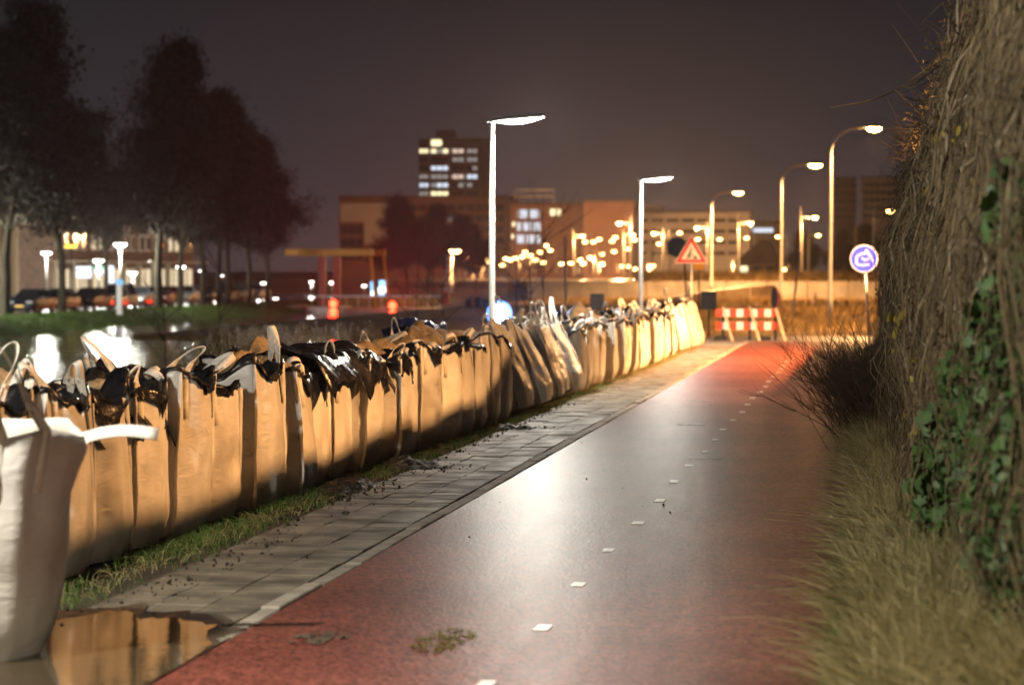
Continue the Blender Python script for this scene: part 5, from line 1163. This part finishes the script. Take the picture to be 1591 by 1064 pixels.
panes(t, x0, bs, 800 - .5, [(529 + 12 * k, 539 + 12 * k, 331 + 20 * j, 343 + 20 * j, 'darkpane') for k in range(3) for j in range(4)] + [(620 + 15 * k, 631 + 15 * k, 318 + 17 * j, 327 + 17 * j, 'w_dim' if (k, j) in ((3, 1), (5, 1)) else 'darkpane') for k in range(11) for j in range(4)])
t, x0, bs = building('brick_office', 'brown brick office with three rows of bluish lit windows', 760, 793, 905, 318, 440, M['bbrick'], 20)
panes(t, x0, bs, 760, [(804 + 5.2 * k, 808 + 5.2 * k, 326 + 19.5 * j, 339 + 19.5 * j, 'w_cool' if (k + j * 2) % 3 else 'w_dim') for k in range(7) for j in range(3)] + [(855, 862, 325, 335, 'w_warm'), (864, 871, 325, 335, 'w_warm'), (796, 800, 345, 352, 'w_warm'), (795, 799, 364, 371, 'w_warm')])
for py in (295, 305): a = at(795, py, 760); b = at(858, py, 760); MB().tube([(a.x - x0, 5, a.z - bs), (b.x - x0, 5, a.z - bs)], .25, 6).build('roof_rail', M['white'], t)
for px in (796, 857): a = at(px, 306, 760); c_ = at(px, 318, 760); MB().tube([(a.x - x0, 5, c_.z - bs), (a.x - x0, 5, a.z - bs + 1.2)], .12, 6).build('roof_post', M['white'], t)
t, x0, bs = building('brick_hall', 'plain reddish brown block behind the second post lamp', 740, 906, 984, 314, 440, M['bbrick'], 20)
a = at(854, 355, 379); b = at(884, 355, 379)
t, x0, bs = building('white_office', 'broad pale office building behind the roadworks triangle', 780, 984, 1165, 330, 440, M['bwhite'], 20)
panes(t, x0, bs, 780, [(988 + 24 * k, 1006 + 24 * k, 340 + 17 * j, 345 + 17 * j, 'darkpane') for k in range(7) for j in range(4)])
MB().box((3, 4, 0), (9, 12, 1.6)).build('plant_room', M['bgrey'], t, (0, 0, at(1000, 330, 780).z - bs + .61))
t, x0, bs = building('lit_office', 'far office with one bright strip of lit windows above the dark house roof', 820, 1120, 1215, 345, 430, M['bgrey'], 15)
panes(t, x0, bs, 820, [(1165 + 7.4 * k, 1171.5 + 7.4 * k, 354.5, 361, 'w_cool') for k in range(5)])
t, x0, bs = building('hazy_block', 'tall pale block fading into the night haze behind the tallest sodium lamp', 930, 1296, 1330, 278, 430, M['bgrey'], 20)
panes(t, x0, bs, 930, [(1299 + 8 * k, 1305 + 8 * k, 286 + 12 * j, 292 + 12 * j, 'darkpane') for k in range(4) for j in range(5)])
t, x0, bs = building('hazy_block', 'second pale block fading into the night haze beside the vine hedge', 900, 1338, 1420, 276, 430, M['bwhite'], 20)
panes(t, x0, bs, 900, [(1342 + 9 * k, 1349 + 9 * k, 284 + 12 * j, 290 + 12 * j, 'darkpane') for k in range(8) for j in range(5)])
a = at(1140, 425, 300); b = at(1210, 372, 300); t = empty('gabled_house', (a.x, 300, EMB)); tag(t, 'house with steep dark gabled roof behind the lamplit bank', 'house'); W_ = b.x - a.x; zt = b.z - EMB
MB().box((.3, .3, 0), (W_ - .3, 7.7, zt * .35)).build('wall', M['brickdk'], t); MB().prism([(-.2, zt * .34), (W_ + .2, zt * .34), (W_ * .75, zt), (W_ * .6, zt)], -.2, 8.2).build('roof', M['broof'], t)
for k in range(3): MB().box((.8 + 1.6 * k, .2, .5), (1.7 + 1.6 * k, .29, zt * .35 - .3)).build('window', M['w_warm'] if k == 0 else M['darkpane'], t)
# dark tree masses on the right skyline
for k, (px, Y, sc_, zb, lab) in enumerate(((1235, 330, .40, 1, 'dark round tree beside the gabled house roof'), (1262, 340, .44, 1, 'dark tree behind the second sodium lamp'), (1298, 330, .44, 1, 'dark tree behind the tallest sodium lamp pole'), (1325, 300, .42, 1, 'dark tree left of the round blue sign'), (1355, 290, .44, 1, 'dark tree behind the round blue sign'))):
    place_tree(at(px, 420, Y).x, Y, zb - 1.6, sc_, k * 2.3, k % 3, lab, 'dark trees on the right skyline', 'skyline_tree')
for k, (px, Y, sc_, lab) in enumerate(((600, 260, .42, 'bare dark tree right of the yellow bridge'), (632, 265, .50, 'large bare dark tree above the larger red signal'), (665, 262, .46, 'bare dark tree left of the striped bridge barrier'), (700, 270, .42, 'bare dark tree behind the striped bridge barrier'), (740, 280, .38, 'bare dark tree behind the mooring posts'))):
    place_tree(at(px, 420, Y).x, Y, -1.2, sc_ * 1.25, k * 2.1 + 1, k % 3, lab, 'bare trees beyond the bridge', 'bare_tree')
# lit advertising screen beyond the bridge
M['screen_on'] = glow('screen_lit', (.25, .6, 1.0), 2.2); M['screen_w'] = glow('screen_white', (.8, .95, 1.0), 3.0)
p = at(575, 470, 235); q = at(601, 434, 235); t = empty('lit_screen', (p.x, 235, STREET_Z)); tag(t, 'pale blue lit screen behind the bridge next to the red signal', 'screen')
MB().bbox((0, 0, 0), (q.x - p.x, .4, q.z - STREET_Z), .05).build('case', M['dark'], t)
W_ = q.x - p.x; zb = p.z - STREET_Z; zt = q.z - STREET_Z
for k, (u0, u1, v0, v1, m_) in enumerate(((.55, .95, .72, .95, 'screen_on'), (.5, .92, .4, .68, 'screen_w'), (.5, .9, .12, .36, 'screen_on'), (.04, .3, .55, .9, 'screen_on'), (.06, .34, .2, .5, 'screen_w'))):
    MB().box((W_ * u0, -.05, zb + (zt - zb) * v0), (W_ * u1, -.004, zb + (zt - zb) * v1)).build('lit_panel', M[m_], t)

# ------------------------------------------------------------------ misty night air
hz = bpy.data.materials.new('haze'); hz.use_nodes = True; hn = hz.node_tree; hn.nodes.clear()
ho = hn.nodes.new('ShaderNodeOutputMaterial'); pv = hn.nodes.new('ShaderNodeVolumePrincipled'); pv.inputs['Density'].default_value = 0.0001; pv.inputs['Color'].default_value = (.9, .9, .9, 1); pv.inputs['Anisotropy'].default_value = .8
hn.links.new(pv.outputs[0], ho.inputs['Volume'])
HAZE = True
if HAZE:
    tag(MB().box((-330, -70, -4.5), (160, 1000, 62)).build('haze', hz), kind='stuff')
